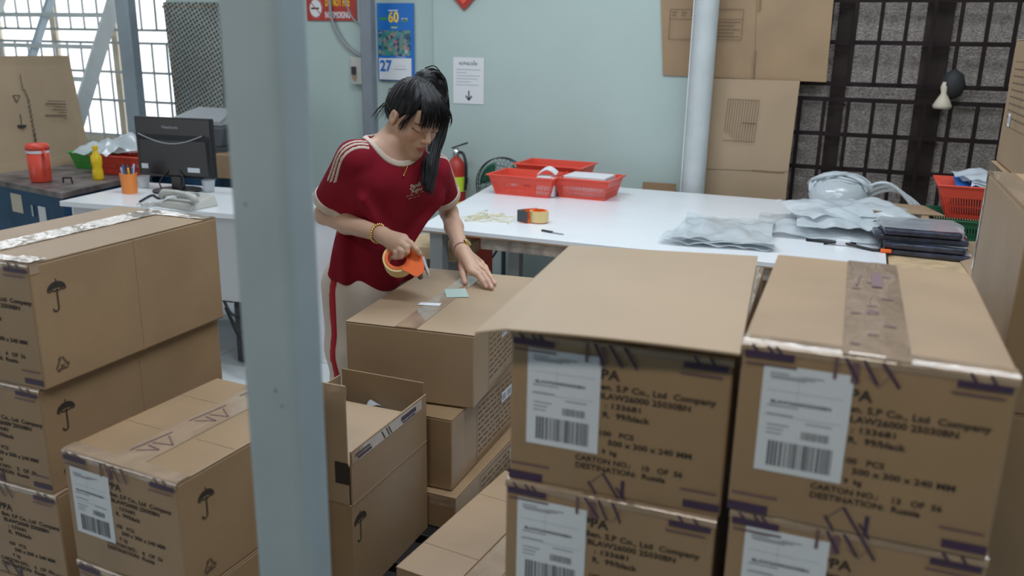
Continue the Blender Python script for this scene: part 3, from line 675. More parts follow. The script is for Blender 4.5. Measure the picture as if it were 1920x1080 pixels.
# flat plastic bags and crumpled pile
def crumple(mb, c, w, l, amp, rz, seed, dome=0, n=22, soft=.85):
    ca, sa = math.cos(rz), math.sin(rz)
    def fn(a, b):
        x, y = (a - .5) * w * (1 + .07 * math.sin(b * 5 + seed)), (b - .5) * l * (1 + .06 * math.sin(a * 4 + seed))
        q = abs(noise.noise(Vector((a * 4 + seed, b * 4, seed * .7)))) * 1.2 + abs(noise.noise(Vector((a * 11, b * 9 + seed, 3)))) * .5
        h = amp * (abs(noise.noise(Vector((a * 2.6 + seed, b * 2.2, seed * .7)))) * 1.5 + (noise.noise(Vector((a * 7 + b * 3, b * 5 + seed, 3))) + .5) * .35 * soft + q * (1 - soft)) + dome * max(0, 1 - (2 * a - 1) ** 2) * max(0, 1 - (2 * b - 1) ** 2)
        return (c[0] + ca * x - sa * y, c[1] + sa * x + ca * y, c[2] + h)
    mb.grid(fn, n, n)
pb = (on(1355, 438, ZT)); g = 'flat clear bags on the white table'
for k in range(3):
    m = MB(); crumple(m, (pb[0] + .015 * k, pb[1] - .01 * k, ZT + .002 + .008 * k), .40 - .02 * k, .60 - .04 * k, .022, .03 + .05 * k, k + 1)
    tag(m.build('plastic_bag', M['bag'], smooth=True), ['bottom', 'middle', 'top'][k] + ' one of the flat clear plastic bags lying on the white table', 'plastic bag', g)
g = 'crumpled clear bags piled at the right end of the white table'
pc = on(1570, 425, ZT)
lay = [(-.06, -.10, .0, .50, .52, .025, .02, .1), (.05, .02, .025, .48, .46, .03, .03, -.3), (-.03, -.03, .055, .38, .42, .03, .04, .5), (.14, .0, .07, .34, .34, .03, .03, -.1), (.0, -.19, .04, .34, .26, .03, .03, .2)]
nm = ['lowest crumpled clear bag spreading left in the pile', 'wide grey clear bag in the middle of the pile', 'crumpled clear bag on top of the pile left', 'grey clear bag on top of the pile right', 'clear bag drooping at the front of the pile']
for k, (x, y, z, w_, l_, am, dm, rz) in enumerate(lay):
    m = MB(); crumple(m, (pc[0] + x, pc[1] + y, ZT + .004 + z), w_, l_, am, rz, 10 + k, dm, 26); tag(m.build('plastic_bag', M['bag'], smooth=True), nm[k], 'plastic bag', g)
# coil of plastic wrap at the back
cw = on(1570, 385, ZT); t = thing('plastic_film_coil', 'white puffed coil of plastic film at the back of the bag pile', 'plastic film', (cw[0], cw[1] - .05, ZT))
random.seed(4); m = MB()
for k in range(16):
    r0 = random.uniform(.07, .15); ph = random.uniform(0, 6); tl = random.uniform(-.5, .5)
    m.tube([(r0 * math.cos(a) + random.uniform(-.005, .005), .05 * math.sin(a * 2 + ph) + .04 * tl, .02 + .075 + .075 * math.sin(a) * (r0 / .15)) for a in np.linspace(0, 2 * PI, 18)[:-1]], .007, 6, closed=True)
m.build('film_loops', M['bag'], t, smooth=True)
m = MB(); m.lathe([(.02, 0), (.13, .012), (.145, .06), (.11, .12), (.03, .145)], 20); m.build('film_bundle', M['bag'], t, smooth=True)
m = MB(); c0 = on(1650, 395, ZT)
for k in range(3): m.tube([(c0[0] - .16 + .32 * s + k * .02, c0[1] + .02 * k, ZT + .008 + (.13 - .02 * k) * math.sin(PI * s)) for s in np.linspace(0, 1, 14)], .009, 6)
tag(m.build('plastic_strap', M['bag'], smooth=True), 'arching loops of clear plastic strap behind the bag pile', 'plastic strap')
# board, denim packets, cable
pj = on(1725, 482, ZT)
m = MB(); m.box(-.17, .12, -.1, .14, 0, .004); o = m.build('cardboard_piece', M['card_lt']); o.location = (pc[0] + .27, pc[1] - .0, ZT + .098); o.rotation_euler = (0, .04, .3); tag(o, 'small brown board sticking out of the bag pile above the dark packets', 'cardboard')
dn = ['lowest', 'second lowest', 'second highest', 'topmost']
for k in range(4):
    t = thing('garment_packet', dn[k] + ' dark denim packet wrapped in plastic right of the bag pile', 'garment', (pj[0] + .03 - .012 * k, pj[1] + .17 + .01 * k, (zs if k == 0 else ZT - .012) + .001 + .026 * k), -.05 + .04 * k, 'folded dark denim packets')
    m = MB(); e_ = (.0, -.02, .012, -.03)[k]; m.box(-.17 - e_, .15 + e_ * .5, -.14 + e_ * .6, .14, 0, .024); m.build('folded_jeans', M['jean'], t, bevel=.009, seg=3)
    m = MB(); crumple(m, (0, 0, .0242), .30, .26, .002, 0, 40 + k, 0, 10); m.build('plastic_wrap', M['bag2'], t, smooth=True)
pw = on(1525, 455, ZT); t = thing('cord_tangle', 'black cord with white tie and red tip in front of the bag pile', 'cord', (pw[0], pw[1], ZT), 0)
m = MB(); m.tube([(-.03, .02, .006), (.05, .01, .008), (.12, -.01, .012), (.17, -.03, .008), (.22, -.06, .007), (.27, -.06, .007)], .006, 8); m.tube([(.04, -.02, .006), (.10, -.005, .016), (.16, .01, .008)], .006, 8); m.build('cord', M['black'], t, smooth=True)
MB().box(.085, .14, -.016, .006, .002, .024).build('white_tie', M['paper'], t, bevel=.004); MB().box(.25, .29, -.075, -.05, .001, .014).build('red_tip', M['orange'], t, bevel=.003)
# bins on the side table
pb2 = on(1788, 452, zs); t = basket('plastic_bin', 'dark green plastic bin under the red bin on the side table', (pb2[0] + .14, pb2[1] + .19, zs), .46, .34, .085, 0, 'green_d', 'bins on the side table', taper=.93)
basket('plastic_bin', 'red plastic bin holding blue packets on the green bin', (pb2[0] + .13, pb2[1] + .19, zs + .087), .42, .30, .14, 0, 'red', 'bins on the side table', taper=.8)
t = thing('packet_pile', 'blue and clear plastic packets heaped in the red bin', 'packets', (pb2[0] + .14, pb2[1] + .19, zs + .205))
m = MB(); m.slab([(-.15, -.13, -.01), (.15, -.13, .0), (.15, .12, .03), (-.15, .12, .025)], .006); m.build('blue_packet', M['blue2'], t)
for k in range(3): m = MB(); crumple(m, (.02 - .02 * k, -.02 + .02 * k, .015 + .01 * k), .25, .22, .025, .2 * k, 60 + k, .02, 14); m.build('clear_packet', M['bag'], t, smooth=True)
MB().box(-.155, .155, -.11, .11, -.1, -.011).build('packed_bags', M['dark'], t, bevel=.01)
o = MB().slab([on(1772, 452, zs + .002), on(1850, 560, zs + .002), on(1900, 560, zs + .03), on(1850, 455, zs + .03)], .003).build('cardboard_piece', M['card_lt']); tag(o, 'brown board leaning on the side table below the green bin', 'cardboard')
# cardboard standing at the wall
def board(name, label, pts, mat='card_lt', th=.004, cat='cardboard'):
    o = MB().slab(pts, th).build(name, M[mat]); tag(o, label, cat); return o
YW = WALL - .045
t = thing('flattened_carton', 'flattened brown carton with printed form hung high on the wall behind the pipe', 'cardboard', (0, 0, 0))
q = [at(1238, -30, YW), at(1243, 141, YW), at(1414, 149, YW), at(1419, -30, YW)]
MB().slab(q[::-1], -.012 * 0 + .005).build('panel', M['card'], t)
q2 = [at(1419.5, -30, YW), at(1414.8, 149, YW), at(1549, 154, YW), at(1566, -30, YW)]
MB().slab(q2[::-1], .006).build('panel', M['card'], t)
Fb = Face(at(1257, 17, YW - .007), (1, 0, 0), (0, 0, -1), (0, -1, 0)); uw = at(1394, 17, YW)[0] - at(1257, 17, YW)[0]
m = MB()
for a in (0, .155): rect(m, Fb, 0, a * 1.0, uw, a * 1.0 + .002)
for a in (0, .22, uw): rect(m, Fb, a, 0, a + .002, .157)
rect(m, Fb, 0, .05, uw, .052)
for k in range(5): rect(m, Fb, .23, .065 + k * .018, uw - .01 - .03 * (k % 2), .068 + k * .018)
for k in range(4): rect(m, Fb, .01 + k * .05, .015, .04 + k * .05, .018); rect(m, Fb, .01 + k * .05, .03, .035 + k * .05, .033)
m.build('printed_form', M['ink_soft'], t)
z1, z2 = at(1414, 95, YW)[2], at(1414, 149, YW)[2]; x1 = at(1414, 120, YW)[0]; MB().box(x1 - .004, x1 + .004, YW - .009, YW - .006, z2, z1).build('slot', M['crease'], t); z3 = at(1418, 20, YW)[2]; MB().box(x1 - .003, x1 + .005, YW - .009, YW - .006, z3, z3 + .1).build('slot', M['crease'], t)
YL = 4.792; t = thing('standing_carton_sheet', 'tall flattened carton standing behind the pipe and the white table', 'cardboard', (0, 0, 0))
q = [at(1318, 146, YL + .016), at(1278, 315, YL + .004), at(1478, 322, YL + .004), at(1500, 152, YL + .016)]
MB().slab(q[::-1], .005).build('panel', M['card_lt'], t)
q = [at(1280, 316, YL + .004), at(1274, 372, YL), at(1476, 376, YL), at(1478, 323, YL + .004)]
for p_ in (q[1], q[2]): p_[2] = FLOOR + .001
MB().slab(q[::-1], .005).build('flap', M['card_lt'], t)
m = MB(); A, Bv, Cv = at(1366, 185, YL + .013), at(1424, 188, YL + .013), at(1356, 262, YL + .008)
Ff = Face(A, nrm(Bv - A), nrm(Cv - A), (0, -1, 0)); L1 = np.linalg.norm(Bv - A); L2 = np.linalg.norm(Cv - A)
for k in range(13): rect(m, Ff, L1 * k / 12, 0, L1 * k / 12 + .0025, L2 * (1 if k > 4 else .8 + k * .04), .012)
rect(m, Ff, 0, 0, L1, .003, .012); rect(m, Ff, 0, L2, L1, L2 + .003, .012); rect(m, Ff, L1 * .55, L2 * .55, L1, L2 * .57, .012); m.build('printed_form', M['ink_soft'], t)
m = MB(); zf = at(1440, 321, YL)[2]; m.box(at(1410, 320, YL)[0], at(1470, 320, YL)[0], YL - .001, YL + .012, zf - .003, zf + .002); m.build('slot', M['crease'], t)
board('cardboard_piece', 'low strip of cardboard standing behind the white table left of the pipe', [at(1205, 341, 4.80), np.append(at(1205, 372, 4.795)[:2], FLOOR + .001), np.append(at(1268, 374, 4.795)[:2], FLOOR + .001), at(1268, 345, 4.80)][::-1], 'card')
# white rag with a dark cloth on the grille
tt = at(1770, 175, WALL - .03); t = thing('rag', 'white plastic scrap knotted on the dark window grille', 'rag', tt)
m = MB(); m.lathe([(.012, .055), (.02, .03), (.014, .0), (.03, -.03), (.045, -.06), (.04, -.075)], 10); m.build('plastic_scrap', M['beige'], t, smooth=True)
m = MB(); m.lathe([(.005, .10), (.045, .07), (.06, .02), (.045, -.03), (.01, -.05)], 10, (.035, .03, .02)); m.build('dark_cloth', M['black_m'], t, smooth=True)

# ------------------------------------------------------------------ wall items
YW1 = WALL - .004
def wall_face(px, py, Y): return Face(at(px, py, Y), (1, 0, 0), (0, 0, -1), (0, -1, 0))
def size(p0, p1, Y): a, b = at(*p0, Y), at(*p1, Y); return b[0] - a[0], a[2] - b[2]
# calendar
F = wall_face(707, 6, YW1 - .004); w_, h_ = size((707, 6), (778, 153), YW1)
t = thing('wall_calendar', 'blue wall calendar showing 27 on the mint wall', 'calendar', (0, 0, 0))
MB().slab([F.p(0, 0, 0), F.p(0, h_, 0), F.p(w_, h_, 0), F.p(w_, 0, 0)], .005).build('backing', M['blue'], t)
m = MB(); m.slab([F.p(.012, h_ * .705, .006), F.p(.012, h_ * .985, .008), F.p(w_ * .93, h_ * .985, .008), F.p(w_ * .93, h_ * .70, .006)], .006); pad = m.build('date_pad', M['paper'], t)
m = MB(); put_text(m, F, '27', .02, .105, h_ * .87, .065, e=.0155); m.build('date_number', M['blue'], pad)
m = MB(); rect(m, F, .115, h_ * .84, .21, h_ * .846, .0155); rect(m, F, .13, h_ * .80, .20, h_ * .803, .0155); m.build('date_text', M['ink_g'], pad)
pm = new_mat('calendar_picture', (.05, .2, .2), .4, noise_amt=0); nt = pm.node_tree; tcn = nt.nodes.new('ShaderNodeTexCoord'); vn = nt.nodes.new('ShaderNodeTexVoronoi'); vn.inputs['Scale'].default_value = 45
rp = nt.nodes.new('ShaderNodeValToRGB'); nt.links.new(tcn.outputs['Object'], vn.inputs[0]); nt.links.new(vn.outputs['Color'], rp.inputs[0]); nt.links.new(rp.outputs[0], nt.nodes['Principled BSDF'].inputs['Base Color'])
e = rp.color_ramp.elements; e[0].color = (.02, .05, .09, 1); e[1].color = (.55, .6, .6, 1)
for ps, cl_ in ((.3, (.02, .08, .13, 1)), (.42, (.05, .25, .24, 1)), (.55, (.08, .28, .26, 1)), (.62, (.40, .14, .2, 1)), (.68, (.25, .38, .18, 1)), (.74, (.04, .12, .2, 1))): el = e.new(ps); el.color = cl_
m = MB(); m.slab([F.p(.008, h_ * .345, .0055), F.p(.008, h_ * .67, .0055), F.p(w_ * .91, h_ * .67, .0055), F.p(w_ * .91, h_ * .345, .0055)], .001); m.build('picture', pm, t)
m = MB(); put_text(m, F, '60', .08, .155, h_ * .24, .062, e=.006); m.build('anniversary_number', M['yellow'], t)
m = MB(); put_text(m, F, 'NAM', .175, .215, h_ * .22, .016, e=.006); rect(m, F, .08, .04, .15, .046, .006); rect(m, F, .10, h_ * .305, .14, h_ * .315, .006); rect(m, F, .13, h_ * .685, .2, h_ * .69, .006); m.build('small_text', M['paper'], t)
m = MB(); rect(m, F, .02, .085, .07, .1, .006); rect(m, F, .18, .095, .21, .11, .006); rect(m, F, .09, .135, .15, .142, .006); m.build('green_print', M['green'], t)
# sign
F = wall_face(574, -12, YW1 - .003); w_, h_ = size((574, -12), (669, 39), YW1)
t = thing('warning_sign', 'red no smoking sign at the top of the mint wall', 'sign', (0, 0, 0))
MB().slab([F.p(0, 0, 0), F.p(0, h_, 0), F.p(w_, h_, 0), F.p(w_, 0, 0)], .003).build('panel', M['red_dk'], t)
m = MB(); c_ = (.07, .09); r_ = .062; m.add([F.p(c_[0] + r_ * .85 * math.cos(a), c_[1] + r_ * math.sin(a), .0036) for a in np.linspace(0, 2 * PI, 25)[:-1]], [tuple(range(24))[::-1]]); m.build('white_disc', M['paper'], t)
m = MB(); rect(m, F, .035, .085, .095, .096, .0042); m.build('cigarette', M['ink'], t)
m = MB(); stroke(m, F, [(.03, .05), (.11, .13)], .006, .0045)
ring_ = [(c_[0] + .057 * .85 * math.cos(a), c_[1] + .057 * math.sin(a)) for a in np.linspace(0, 2 * PI, 25)]; stroke(m, F, ring_, .007, .0045); m.build('bar_and_ring', M['red_dk'], t)
m = MB(); put_text(m, F, 'DO NOT FIRE', .145, .325, .075, .045, e=.004); m.build('yellow_text', M['yellow'], t)
m = MB(); put_text(m, F, 'NO SMOKING', .14, .325, .148, .038, e=.004); m.build('white_text', M['paper'], t)
# notice
YN = WALL - .037; F = wall_face(850, 107, YN); w_, h_ = size((850, 107), (907, 196), YN)
t = thing('paper_notice', 'white paper notice with a down arrow taped to the mint wall', 'notice', (0, 0, 0))
MB().slab([F.p(0, 0, 0), F.p(0, h_, 0), F.p(w_, h_, 0), F.p(w_, 0, 0)], .0015).build('sheet', M['paper'], t)
m = MB(); put_text(m, F, 'HƯỚNG DẪN', .04, .16, .045, .017, e=.002); m.build('heading', M['ink_d'], t)
m = MB()
for k, (a, b) in enumerate(((.02, .18), (.02, .09), (.02, .18), (.02, .16), (.02, .12), (.02, .17))): rect(m, F, a, .07 + k * .018, b, .0735 + k * .018, .002)
m.build('text_lines', M['ink_g'], t)
m = MB(); stroke(m, F, [(.105, .195), (.105, .25)], .010, .002); stroke(m, F, [(.085, .225), (.105, .252), (.125, .225)], .010, .002); m.build('arrow', M['ink_d'], t)
# red hanging ornament
F = wall_face(850, -26, YN - .01)
t = thing('wall_ornament', 'red diamond ornament hanging at the top of the mint wall', 'ornament', (0, 0, 0))
s_ = at(895, 0, YN)[0] - at(850, 0, YN)[0]; zt_ = at(872, 20, YN)[2]; xc_ = at(872, 20, YN)[0]
pts = [(xc_ - .085, YN - .01, zt_ + .085), (xc_, YN - .01, zt_), (xc_ + .085, YN - .01, zt_ + .085), (xc_, YN - .01, zt_ + .17)]
MB().slab(pts, .008).build('diamond', M['red_dk'], t, bevel=.003)
pts = [(xc_ - .05, YN - .019, zt_ + .085), (xc_, YN - .019, zt_ + .035), (xc_ + .05, YN - .019, zt_ + .085), (xc_, YN - .019, zt_ + .135)]
MB().slab(pts, .004).build('inner_diamond', M['red'], t)
# breaker box and conduits
pb3 = at(668, 135, WALL - .01); t = thing('breaker_box', 'beige wall switch box with black breaker beside the grey post', 'switch', (pb3[0], WALL - .002, pb3[2]))
MB().box(-.022, .10, -.04, 0, -.075, .09).build('housing', M['cream'], t, bevel=.004); MB().box(-.012, .02, -.05, -.04, -.015, .035).build('breaker', M['black'], t, bevel=.002)
MB().box(-.004, .02, -.055, -.05, -.045, -.02).build('terminal', M['wood'], t)
pts = [at(*p, WALL - .022) for p in ((618, -20), (621, 30), (633, 62), (652, 88), (678, 107))]
def smooth_path(pts, n=6):
    pts = [np.array(p, float) for p in pts]; P_ = [2 * pts[0] - pts[1]] + pts + [2 * pts[-1] - pts[-2]]; out = []
    for i in range(1, len(P_) - 2):
        for s in range(n):
            t_ = s / n; a, b, c, d = P_[i - 1:i + 3]; out.append(.5 * ((2 * b) + (-a + c) * t_ + (2 * a - 5 * b + 4 * c - d) * t_ ** 2 + (-a + 3 * b - 3 * c + d) * t_ ** 3))
    return out + [pts[-1]]
tag(MB().tube(smooth_path(pts), .010, 8).build('conduit', M['grey'], smooth=True), 'thick grey conduit curving down to the switch box', 'cable')
pts = [at(*p, WALL - .012) for p in ((640, -20), (650, 10), (662, 35), (680, 50))]
tag(MB().tube(smooth_path(pts), .006, 8).build('conduit', M['grey'], smooth=True), 'thin grey wire running behind the post beside the sign', 'cable')
tag(MB().tube(smooth_path([on(560, 575, FLOOR + .012), on(600, 556, FLOOR + .012), on(632, 543, FLOOR + .012), on(700, 530, FLOOR + .012)]), .012, 8).build('floor_cable', M['black_m'], smooth=True), 'black cable lying on the pale floor tiles by the woman', 'cable')
# fire extinguisher
px = at(857, 330, 4.74); t = thing('fire_extinguisher', 'red fire extinguisher with lime band behind the woman', 'fire extinguisher', (px[0], 4.73, -1.14)); r_ = .058
m = MB(); m.lathe([(.05, 0), (r_, .02), (r_, .40), (.05, .44), (.028, .47), (.02, .475)], 28); m.build('cylinder', M['red_dk'], t, smooth=True)
m = MB(); m.lathe([(r_ + .001, .27), (r_ + .001, .36)], 28); m.build('lime_band', M['lime'], t); m = MB(); m.lathe([(r_ + .0008, .13), (r_ + .0008, .21)], 28); m.build('label_band', M['yellow'], t)
m = MB(); m.lathe([(.018, .475), (.022, .50), (.015, .53)], 14); m.build('valve', M['silver'], t, smooth=True)
MB().hexa([(-.03, -.01, .525), (.075, -.01, .56), (.075, .01, .56), (-.03, .01, .525)], [(-.03, -.01, .533), (.075, -.01, .572), (.075, .01, .572), (-.03, .01, .533)]).build('lever', M['black'], t, bevel=.002)
MB().tube(smooth_path([(.0, 0, .505), (.05, -.01, .50), (.075, -.02, .42), (.07, -.02, .28)]), .009, 8).build('hose', M['black'], t, smooth=True)
MB().box(-.03, .03, .055, .104, .30, .34).build('wall_bracket', M['black_m'], t); MB().box(-.03, .03, .05, .104, -.012, .0).build('wall_bracket', M['black_m'], t)
# fan
pf = at(940, 348, 4.70); t = thing('floor_fan', 'standing fan with black wire guard behind the red baskets', 'fan', (pf[0], 4.70, FLOOR)); zc = pf[2] - FLOOR; R0 = .165
m = MB(); A3 = np.array([(1, 0, 0), (0, 0, 1), (0, -1, 0)], float)
for (r_, y_) in ((R0, 0), (R0 * .75, -.03), (R0 * .5, -.042), (R0 * .25, -.048), (R0, .03)):
    m.tube([(r_ * math.cos(a), y_, zc + r_ * math.sin(a)) for a in np.linspace(0, 2 * PI, 41)[:-1]], .0035 if r_ == R0 else .0018, 6, closed=True)
for k in range(36):
    a = 2 * PI * k / 36; m.tube([(.02 * math.cos(a), -.05, zc + .02 * math.sin(a)), (R0 * .6 * math.cos(a), -.04, zc + R0 * .6 * math.sin(a)), (R0 * math.cos(a), 0, zc + R0 * math.sin(a)), (R0 * .6 * math.cos(a), .06, zc + R0 * .6 * math.sin(a))], .0012, 4)
m.build('wire_guard', M['black_m'], t)
for k in range(3):
    a = 2 * PI * k / 3 + .4; m = MB()
    m.grid(lambda u, v: ((.02 + .125 * u) * math.cos(a + (v - .5) * (.5 + .9 * u)), .02 * (v - .5), zc + (.02 + .125 * u) * math.sin(a + (v - .5) * (.5 + .9 * u))), 6, 6); m.build('blade', M['green_d'], t, solid=.003, smooth=True)
m = MB(); m.lathe([(.03, -.03), (.045, 0), (.05, .05), (.03, .1)], 18, (0, .01, zc), np.array([(1, 0, 0), (0, 0, 1), (0, 1, 0)], float)); m.build('motor', M['dark'], t, smooth=True)
MB().tube([(0, .05, .03), (0, .05, zc)], .014, 10).build('pole', M['dark'], t); m = MB(); m.lathe([(.16, 0), (.15, .02), (.03, .035)], 28, (0, .0, 0)); m.build('base', M['dark'], t)
# things under the table
ps = on(802, 442, -.80); t = thing('wooden_stool', 'pale wooden topped stool under the left end of the white table', 'stool', (ps[0] - .03, ps[1] + .2, FLOOR), .0)
hs = -.87 - FLOOR; MB().box(-.17, .13, -.13, .13, hs - .055, hs).build('seat', M['plank'], t, bevel=.006)
for x in (-.14, .1):
    for y in (-.1, .1): MB().box(x - .018, x + .018, y - .018, y + .018, 0, hs - .055).build('leg', M['greyleg'], t)
for (px_, z_, w_, h_, lb, y_) in ((868, -1.02, .17, .13, 'small red plastic crate on top of the red one under the white table', 3.75), ):
    q = at(px_, 470, y_)
    t = thing('red_crate', 'red plastic crate under the left end of the white table', 'crate', (q[0], y_, FLOOR)); MB().box(-.12, .12, -.1, .1, 0, .60).build('body', M['red'], t, bevel=.006); MB().box(-.13, .13, -.112, .112, .60, .67).build('lid', M['red'], t, bevel=.008)
q = at(812, 480, 3.98); t = thing('red_bucket', 'red bucket behind the wooden stool under the table', 'bucket', (q[0] - .05, 3.98, FLOOR)); m = MB(); m.lathe([(.09, 0), (.115, .40), (.122, .41), (.122, .43)], 24); m.build('body', M['red_dk'], t, smooth=True); m = MB(); m.lathe([(.118, .431), (.118, .438), (.02, .45)], 24); m.build('lid', M['paper'], t)
tag(MB().tube(smooth_path([at(942, 452, 4.2), at(925, 480, 4.2), at(905, 505, 4.2), at(895, 560, 4.2), (at(890, 560, 4.2)[0], 4.2, FLOOR + .006), (-1.6, 4.45, FLOOR + .006)]), .006, 6).build('power_cord', M['black_m'], smooth=True), 'black power cord hanging under the white table', 'cable')

# ------------------------------------------------------------------ left work area
# ladder
t = thing('steel_ladder', 'grey steel ladder stair leaning before the bright barred window', 'ladder', (0, 0, 0))
Xr = -4.95
def lad(px, py, X): return atX(px, py, X)
pr1 = lad(213, 0, Xr); pr2 = lad(150, 205, Xr); dr = nrm(pr1 - pr2)
def along(p, X, z): s = (z - p[2]) / dr[2]; q = p + dr * s; return np.array([X, q[1], z])
top, bot = along(pr1, Xr, 1.1), along(pr1, Xr, FLOOR)
def stringer(X, w=.05, th=.006, mat='steel_w', nm_='stringer'):
    a, b = along(pr1, X, 1.1), along(pr1, X, FLOOR); n = np.array([0, dr[2], -dr[1]]) * w
    MB().hexa([b - n, b + n, b + n + (th, 0, 0), b - n + (th, 0, 0)], [a - n, a + n, a + n + (th, 0, 0), a - n + (th, 0, 0)]).build(nm_, M[mat], t)
stringer(Xr, .055, .02); stringer(Xr - .62, .025, .03, 'steel', 'stringer'); stringer(Xr - 1.15, .055, .02)
for k in range(12):
    z = at(150, 88, 4.5)[2] - .215 * 5 + .215 * k
    if not FLOOR < z < 1.1: continue
    q = along(pr1, Xr, z); MB().box(Xr - 1.14, Xr - .001, q[1] - .04, q[1] + .04, z - .014, z + .014).build('tread', M['steel_w'], t)
# perforated sheet
YP = WALL - .07
q = [at(305, 4, YP), at(336, 262, YP - .02), at(420, 262, YP - .02), at(412, 4, YP)]
t = thing('perforated_sheet', 'perforated metal sheet standing beside the bright window', 'metal sheet', (0, 0, 0)); MB().slab(q[::-1], .003).build('sheet', M['perf'], t)
m = MB(); random.seed(9); ins = [(a, .013) for a in np.linspace(.01, .4, 12)]
q_ = [np.array(v) for v in q]
for s in np.linspace(0, 1, 34): c_ = q_[0] * (1 - s) + q_[1] * s; c_ = c_ + (.035, -.005, 0); m.add([c_ + (-.006, 0, -.007), c_ + (.006, 0, -.007), c_ + (.006, 0, .007), c_ + (-.006, 0, .007)], [(0, 1, 2, 3)])
for s in np.linspace(0, 1, 14): c_ = q_[0] * (1 - s) + q_[3] * s; c_ = c_ + (0, -.005, -.03); m.add([c_ + (-.006, 0, -.007), c_ + (.006, 0, -.007), c_ + (.006, 0, .007), c_ + (-.006, 0, .007)], [(0, 1, 2, 3)])
m.build('edge_holes', M['wood'], t)
# chest
cc = on(115, 362, ZT); ca_ = on(5, 340, ZT); cb_ = on(290, 322, ZT)
ux = nrm(ca_ - cc); uy = nrm(cb_ - cc); Lx = 1.0; Ly = np.linalg.norm(cb_ - cc)
t = thing('tool_chest', 'dark blue chest with worn wooden top beneath the orange flask', 'chest', (0, 0, 0))
def cp(a, b, z): q = cc + ux * a + uy * b; return (q[0], q[1], z)
MB().hexa([cp(.02, .02, FLOOR), cp(.02, Ly - .02, FLOOR), cp(Lx - .02, Ly - .02, FLOOR), cp(Lx - .02, .02, FLOOR)], [cp(.02, .02, ZT - .03), cp(.02, Ly - .02, ZT - .03), cp(Lx - .02, Ly - .02, ZT - .03), cp(Lx - .02, .02, ZT - .03)]).build('body', M['navy'], t)
MB().hexa([cp(0, 0, ZT - .03), cp(0, Ly, ZT - .03), cp(Lx, Ly, ZT - .03), cp(Lx, 0, ZT - .03)], [cp(0, 0, ZT), cp(0, Ly, ZT), cp(Lx, Ly, ZT), cp(Lx, 0, ZT)]).build('wooden_top', new_mat('worn_dark_top', (.14, .115, .11), .45, noise_amt=.5, noise_scale=8), t, bevel=.003)
nf = nrm(np.cross(ux, [0, 0, 1])); nf = nf if np.dot(nf, uy) < 0 else -nf
Fc = Face(np.array(cp(.02, .02, ZT - .03)), ux, (0, 0, -1), nf)
MB().slab([Fc.p(.18, .07, .001), Fc.p(.25, .07, .001), Fc.p(.25, .16, .001), Fc.p(.18, .16, .001)], .003).build('paper_tag', M['paper'], t)
MB().slab([Fc.p(.41, .03, .001), Fc.p(.52, .03, .001), Fc.p(.52, .13, .001), Fc.p(.41, .13, .001)], .003).build('paper_tag', M['beige'], t)
MB().box(-.006, .006, -.004, .004, -.03, .03).build('latch', M['silver'], t).location = tuple(Fc.p(.30, .1, .006))
# big cardboard sheet leaning
pA, pB = on(-40, 332, ZT + .002), on(170, 302, ZT + .002)
pT1, pT2 = P(-60, 106, 4.55), P(128, 105, np.dot(pB, FWD) + .12)
dA = np.dot(pA, FWD); pT1 = P(-60, 106, dA + .12)
t = thing('leaning_cardboard', 'large flat cardboard panel with upside down umbrella mark leaning by the window', 'cardboard', (0, 0, 0))
MB().slab([pA, pB, pT2, pT1], .005).build('panel', M['card_lt'], t)
nA = nrm(np.cross(pB - pA, pT1 - pA)); nA = nA if np.dot(nA, FWD) < 0 else -nA
def on_panel(px, py): d = ray(px, py); return d * (np.dot(nA, pA) / np.dot(nA, d))
Fp = Face(pA, nrm(pB - pA), nrm(pA - pT1), nA)
def uv(px, py): q = on_panel(px, py) - pA; M2 = np.array([[Fp.u @ Fp.u, Fp.u @ Fp.v], [Fp.u @ Fp.v, Fp.v @ Fp.v]]); return tuple(np.linalg.solve(M2, [q @ Fp.u, q @ Fp.v]))
m = MB(); off = .008
stroke(m, Fp, [uv(36, 140), uv(42, 172)], .005, off); stroke(m, Fp, [uv(44, 168), uv(54, 192)], .006, off)
for k in range(9): a0 = 190 + k * 9; stroke(m, Fp, [uv(49 + k * 1.6, a0), uv(56 + k * 1.6, a0 + 9), uv(52 + k * 1.7, a0 + 13)], .004, off)
stroke(m, Fp, [uv(63, 250), uv(68, 277)], .005, off)
c_ = uv(40, 235); q = [uv(40 + 9 * math.cos(a), 235 + 7 * math.sin(a)) for a in np.linspace(0, PI, 9)]; m.add([Fp.p(*k_, off) for k_ in q], [tuple(range(9))])
stroke(m, Fp, [uv(39, 235), uv(37, 216), uv(35, 216)], .005, off); stroke(m, Fp, [uv(23, 180), uv(36, 180), uv(30, 193), uv(23, 180)], .005, off)
m.build('printed_marks', M['ink'], t)
m = MB()
for k in range(7): y_ = 190 + k * 5.4; stroke(m, Fp, [uv((88, 84, 100, 96, 110, 84, 118)[k], y_), uv(122 + k * .4, y_ + 1)], .008 if k in (1, 5) else .005, off)
m.build('printed_text', M['ink_soft'], t)
